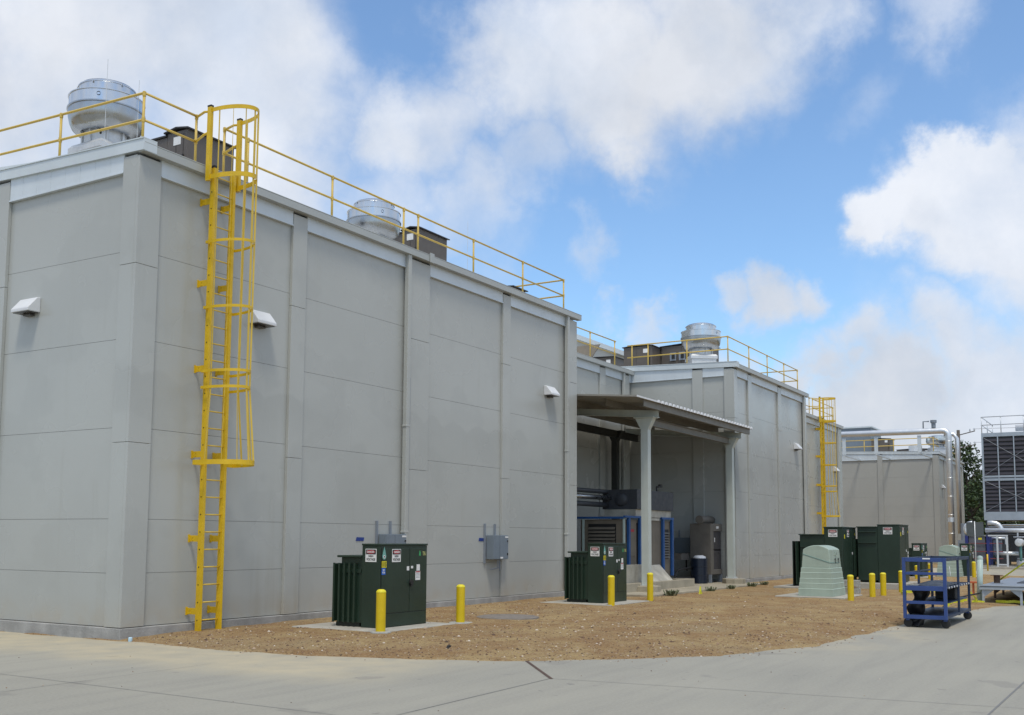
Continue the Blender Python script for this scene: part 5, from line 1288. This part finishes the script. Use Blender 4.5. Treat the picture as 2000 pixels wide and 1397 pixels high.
g = MB(); g.box(73.3, 74.3, 8.1, 8.5, 1.0, 1.75); g.build('control_panel', 'steel_grey', pk, PKO)
pad('equipment_plinth', 'low concrete plinth under the heat exchanger and pipes', 71.6, 76, 6.0, 10.2, .13, group='far plinth')
for k, (ya, yb, xx, z, r) in enumerate(((8.3, 5.0, 76.5, 2.75, .05), (7.4, 4.5, 74.6, 1.55, .05), (7.3, 4.5, 74.6, 1.2, .05), (6.6, 4.5, 75, .9, .07), (9.2, 4.5, 77.2, 2.62, .06), (8.6, 5.2, 75.5, 2.12, .035), (7.2, 4.5, 73.8, .6, .06))):
    g = MB(); g.tube([(xx, ya, z), (xx, yb, z)], r, 10); g.build('small_pipe', ('pipe_jacket', 'steel_grey', 'gen_dark')[k % 3], pk, PKO)
for k, (yy, za, zb, xx) in enumerate(((7.2, .2, 2.3, 74.5), (6.4, .2, 1.5, 74.0), (6.15, .3, 2.3, 74.6), (7.9, .2, 1.9, 74.4), (8.35, .2, 1.9, 73.6), (5.7, .2, 2.4, 73.5))):
    g = MB(); g.tube([(xx, yy, za), (xx, yy, zb)], .05, 8); g.lathe([(.001, za+.5), (.12, za+.52), (.12, za+.6), (.001, za+.62)], (xx, yy, 0), 10); g.build('riser', ('steel_grey', 'valve_green', 'pipe_jacket')[k % 3], pk, PKO)
sg = thing('sign', 'grey back of a two-panel sign on a steel post before the far building', 'sign', (66, 8.6, 0))
g = MB(); g.box(.03, .045, -.46, -.01, 1.98, 2.78); g.box(.03, .045, .01, .46, 1.98, 2.78); g.build('panel', 'sign_back', sg)
g = MB(); g.tube([(0, 0, 0), (0, 0, 2.82)], .028, 8); g.build('post', 'galv', sg)
yp = MB(); yp.tube([(0, 0, 0), (0, 0, .95)], .045, 10); tag(yp.build('thin_yellow_post', 'yellow', None, (66.5, 8.05, 0)), 'thin yellow post near the foot of the sign', 'post')
bx_ = MB(); bx_.box(0, .5, -.35, .35, 0, 1.75); bx_.lathe([(.16, 1.75), (.16, 2.9), (.001, 2.92)], (.2, .0, 0), 14); tag(bx_.build('vent_stack', 'steel_grey', None, (79.3, 11.1, 0)), 'short grey vent stack at the foot of the silver downpipe', 'vent')
up = thing('utility_pole', 'wooden utility pole with crossarms behind the far building', 'utility pole', (110, 15.5, 0)); 
g = MB(); g.tube([(0, 0, 0), (0, 0, 12.4)], .2, 10, r2=.15); g.build('pole', 'wood_pole', up)
for z in (11.9, 10.6):
    g = MB(); g.tube([(0, -1.5, z+.35), (0, 0, z), (0, 1.5, z+.35)], .05, 6); g.build('crossarm', 'wood_pole', up)
    for yy in (-1.45, -1.05, 1.05, 1.45):
        g = MB(); g.lathe([(.05, 0), (.08, .12), (.05, .28), (.001, .3)], (0, yy, z+.2+.1*abs(yy)), 8); g.build('insulator', 'galv', up)
for k, (z, lb) in enumerate(((12.45, 'top power line running right from the utility pole'), (11.15, 'middle power line running right from the utility pole'), (8.4, 'low power line in front of the trees'))):
    g = MB(); P = [(110, 15.5-1.3-q*6, z-.25*math.sin(math.pi*q/10)) for q in range(11)]; g.tube(P, .014, 5); tag(g.build('power_line', 'wire'), lb, 'power line', 'power lines')

def tree(label, loc, h, rad, seed, n=900, group='trees beyond the far building'):
    rdm = random.Random(seed); t = thing('tree', label, 'tree', loc, 0, group)
    g = MB(); g.tube([(0, 0, 0), (.1, 0, h*.35), (0, .15, h*.7)], .28, 9, r2=.12)
    for k in range(5):
        a = k*1.3; g.tube([(0, .05, h*(.35+.07*k)), (math.cos(a)*rad*.55, math.sin(a)*rad*.55, h*(.55+.07*k))], .09, 6, r2=.03)
    g.build('trunk', 'bark', t)
    g = MB(); cl = []
    for k in range(26):
        th = rdm.uniform(0, 6.28); zz = rdm.uniform(.12, .97); rr = rad*math.sin(math.pi*min(1, .18+zz*.8))**.6*rdm.uniform(.3, .95)
        cl.append((rr*math.cos(th), rr*math.sin(th), h*zz, rad*rdm.uniform(.22, .42)))
    for k in range(n):
        c = rdm.choice(cl); v = Vector((rdm.gauss(0, 1), rdm.gauss(0, 1), rdm.gauss(0, 1))).normalized()*c[3]*rdm.uniform(.65, 1.1)
        p = Vector(c[:3])+v; s = rdm.uniform(.10, .26)
        a = Vector((rdm.gauss(0, 1), rdm.gauss(0, 1), rdm.gauss(0, .6))).normalized(); b = a.cross(Vector((rdm.gauss(0, 1), rdm.gauss(0, 1), rdm.gauss(0, 1)))).normalized()
        g._add([p-a*s, p-b*s*.55, p+a*s, p+b*s*.55], [(0, 1, 2, 3)])
    g.build('crown', 'foliage', t); return t
TR = [((128, 17.2, 0), 13.0, 3.6, 'tallest tree peeping over the far building beside the cooling tower'), ((126, 14.2, 0), 11.0, 3.2, 'dark tree just left of the cooling tower'),
      ((133, 19.8, 0), 11.5, 3.4, 'tree mostly hidden behind the far building corner'), ((122, 12.2, 0), 10.2, 3.0, 'tree half hidden by the cooling tower'), ((138, 15.5, 0), 11.2, 4, 'tree filling the gap behind the darkest foliage'),
      ((135, 10.5, 0), 10.8, 3.8, 'tree hidden mostly by the cooling tower louvres'), ((120, 15.8, 0), 7.5, 2.8, 'lower dark tree at the foot of the gap')]
for i, (p, h, r, lb) in enumerate(TR): tree(lb, p, h, r, 40+i, 3600)
# distant wood seen low between things
wd = MB(); rdm = random.Random(5)
for k in range(9000):
    y = rdm.uniform(-120, 90); x = 190+rdm.uniform(-6, 14)+abs(y)*.05; h = 9.5+2.2*noise.noise((y*.11, 3, 0))+1.2*noise.noise((y*.4, 1, 0))
    z = rdm.uniform(0, 1)**.8*h; s = rdm.uniform(.4, .9); p = Vector((x, y, z))
    a = Vector((rdm.gauss(0, .5), rdm.gauss(0, 1), rdm.gauss(0, 1))).normalized(); b = a.cross(Vector((1, rdm.gauss(0, .5), rdm.gauss(0, .5)))).normalized()
    wd._add([p-a*s, p-b*s*.6, p+a*s, p+b*s*.6], [(0, 1, 2, 3)])
for k in range(5000):
    y = rdm.uniform(-85, 7); x = 118+rdm.uniform(-3, 8); h = 14+2.5*noise.noise((y*.13, 9, 0))
    z = rdm.uniform(0, 1)**.8*h; s_ = rdm.uniform(.4, .9); p = Vector((x, y, z))
    a = Vector((rdm.gauss(0, .5), rdm.gauss(0, 1), rdm.gauss(0, 1))).normalized(); b = a.cross(Vector((1, rdm.gauss(0, .5), rdm.gauss(0, .5)))).normalized()
    wd._add([p-a*s_, p-b*s_*.6, p+a*s_, p+b*s_*.6], [(0, 1, 2, 3)])
o = wd.build('distant_wood', 'foliage'); o['kind'] = 'stuff'
for o in [q for q in bpy.data.objects if q.get('label') == '']: o['label'] = o.name
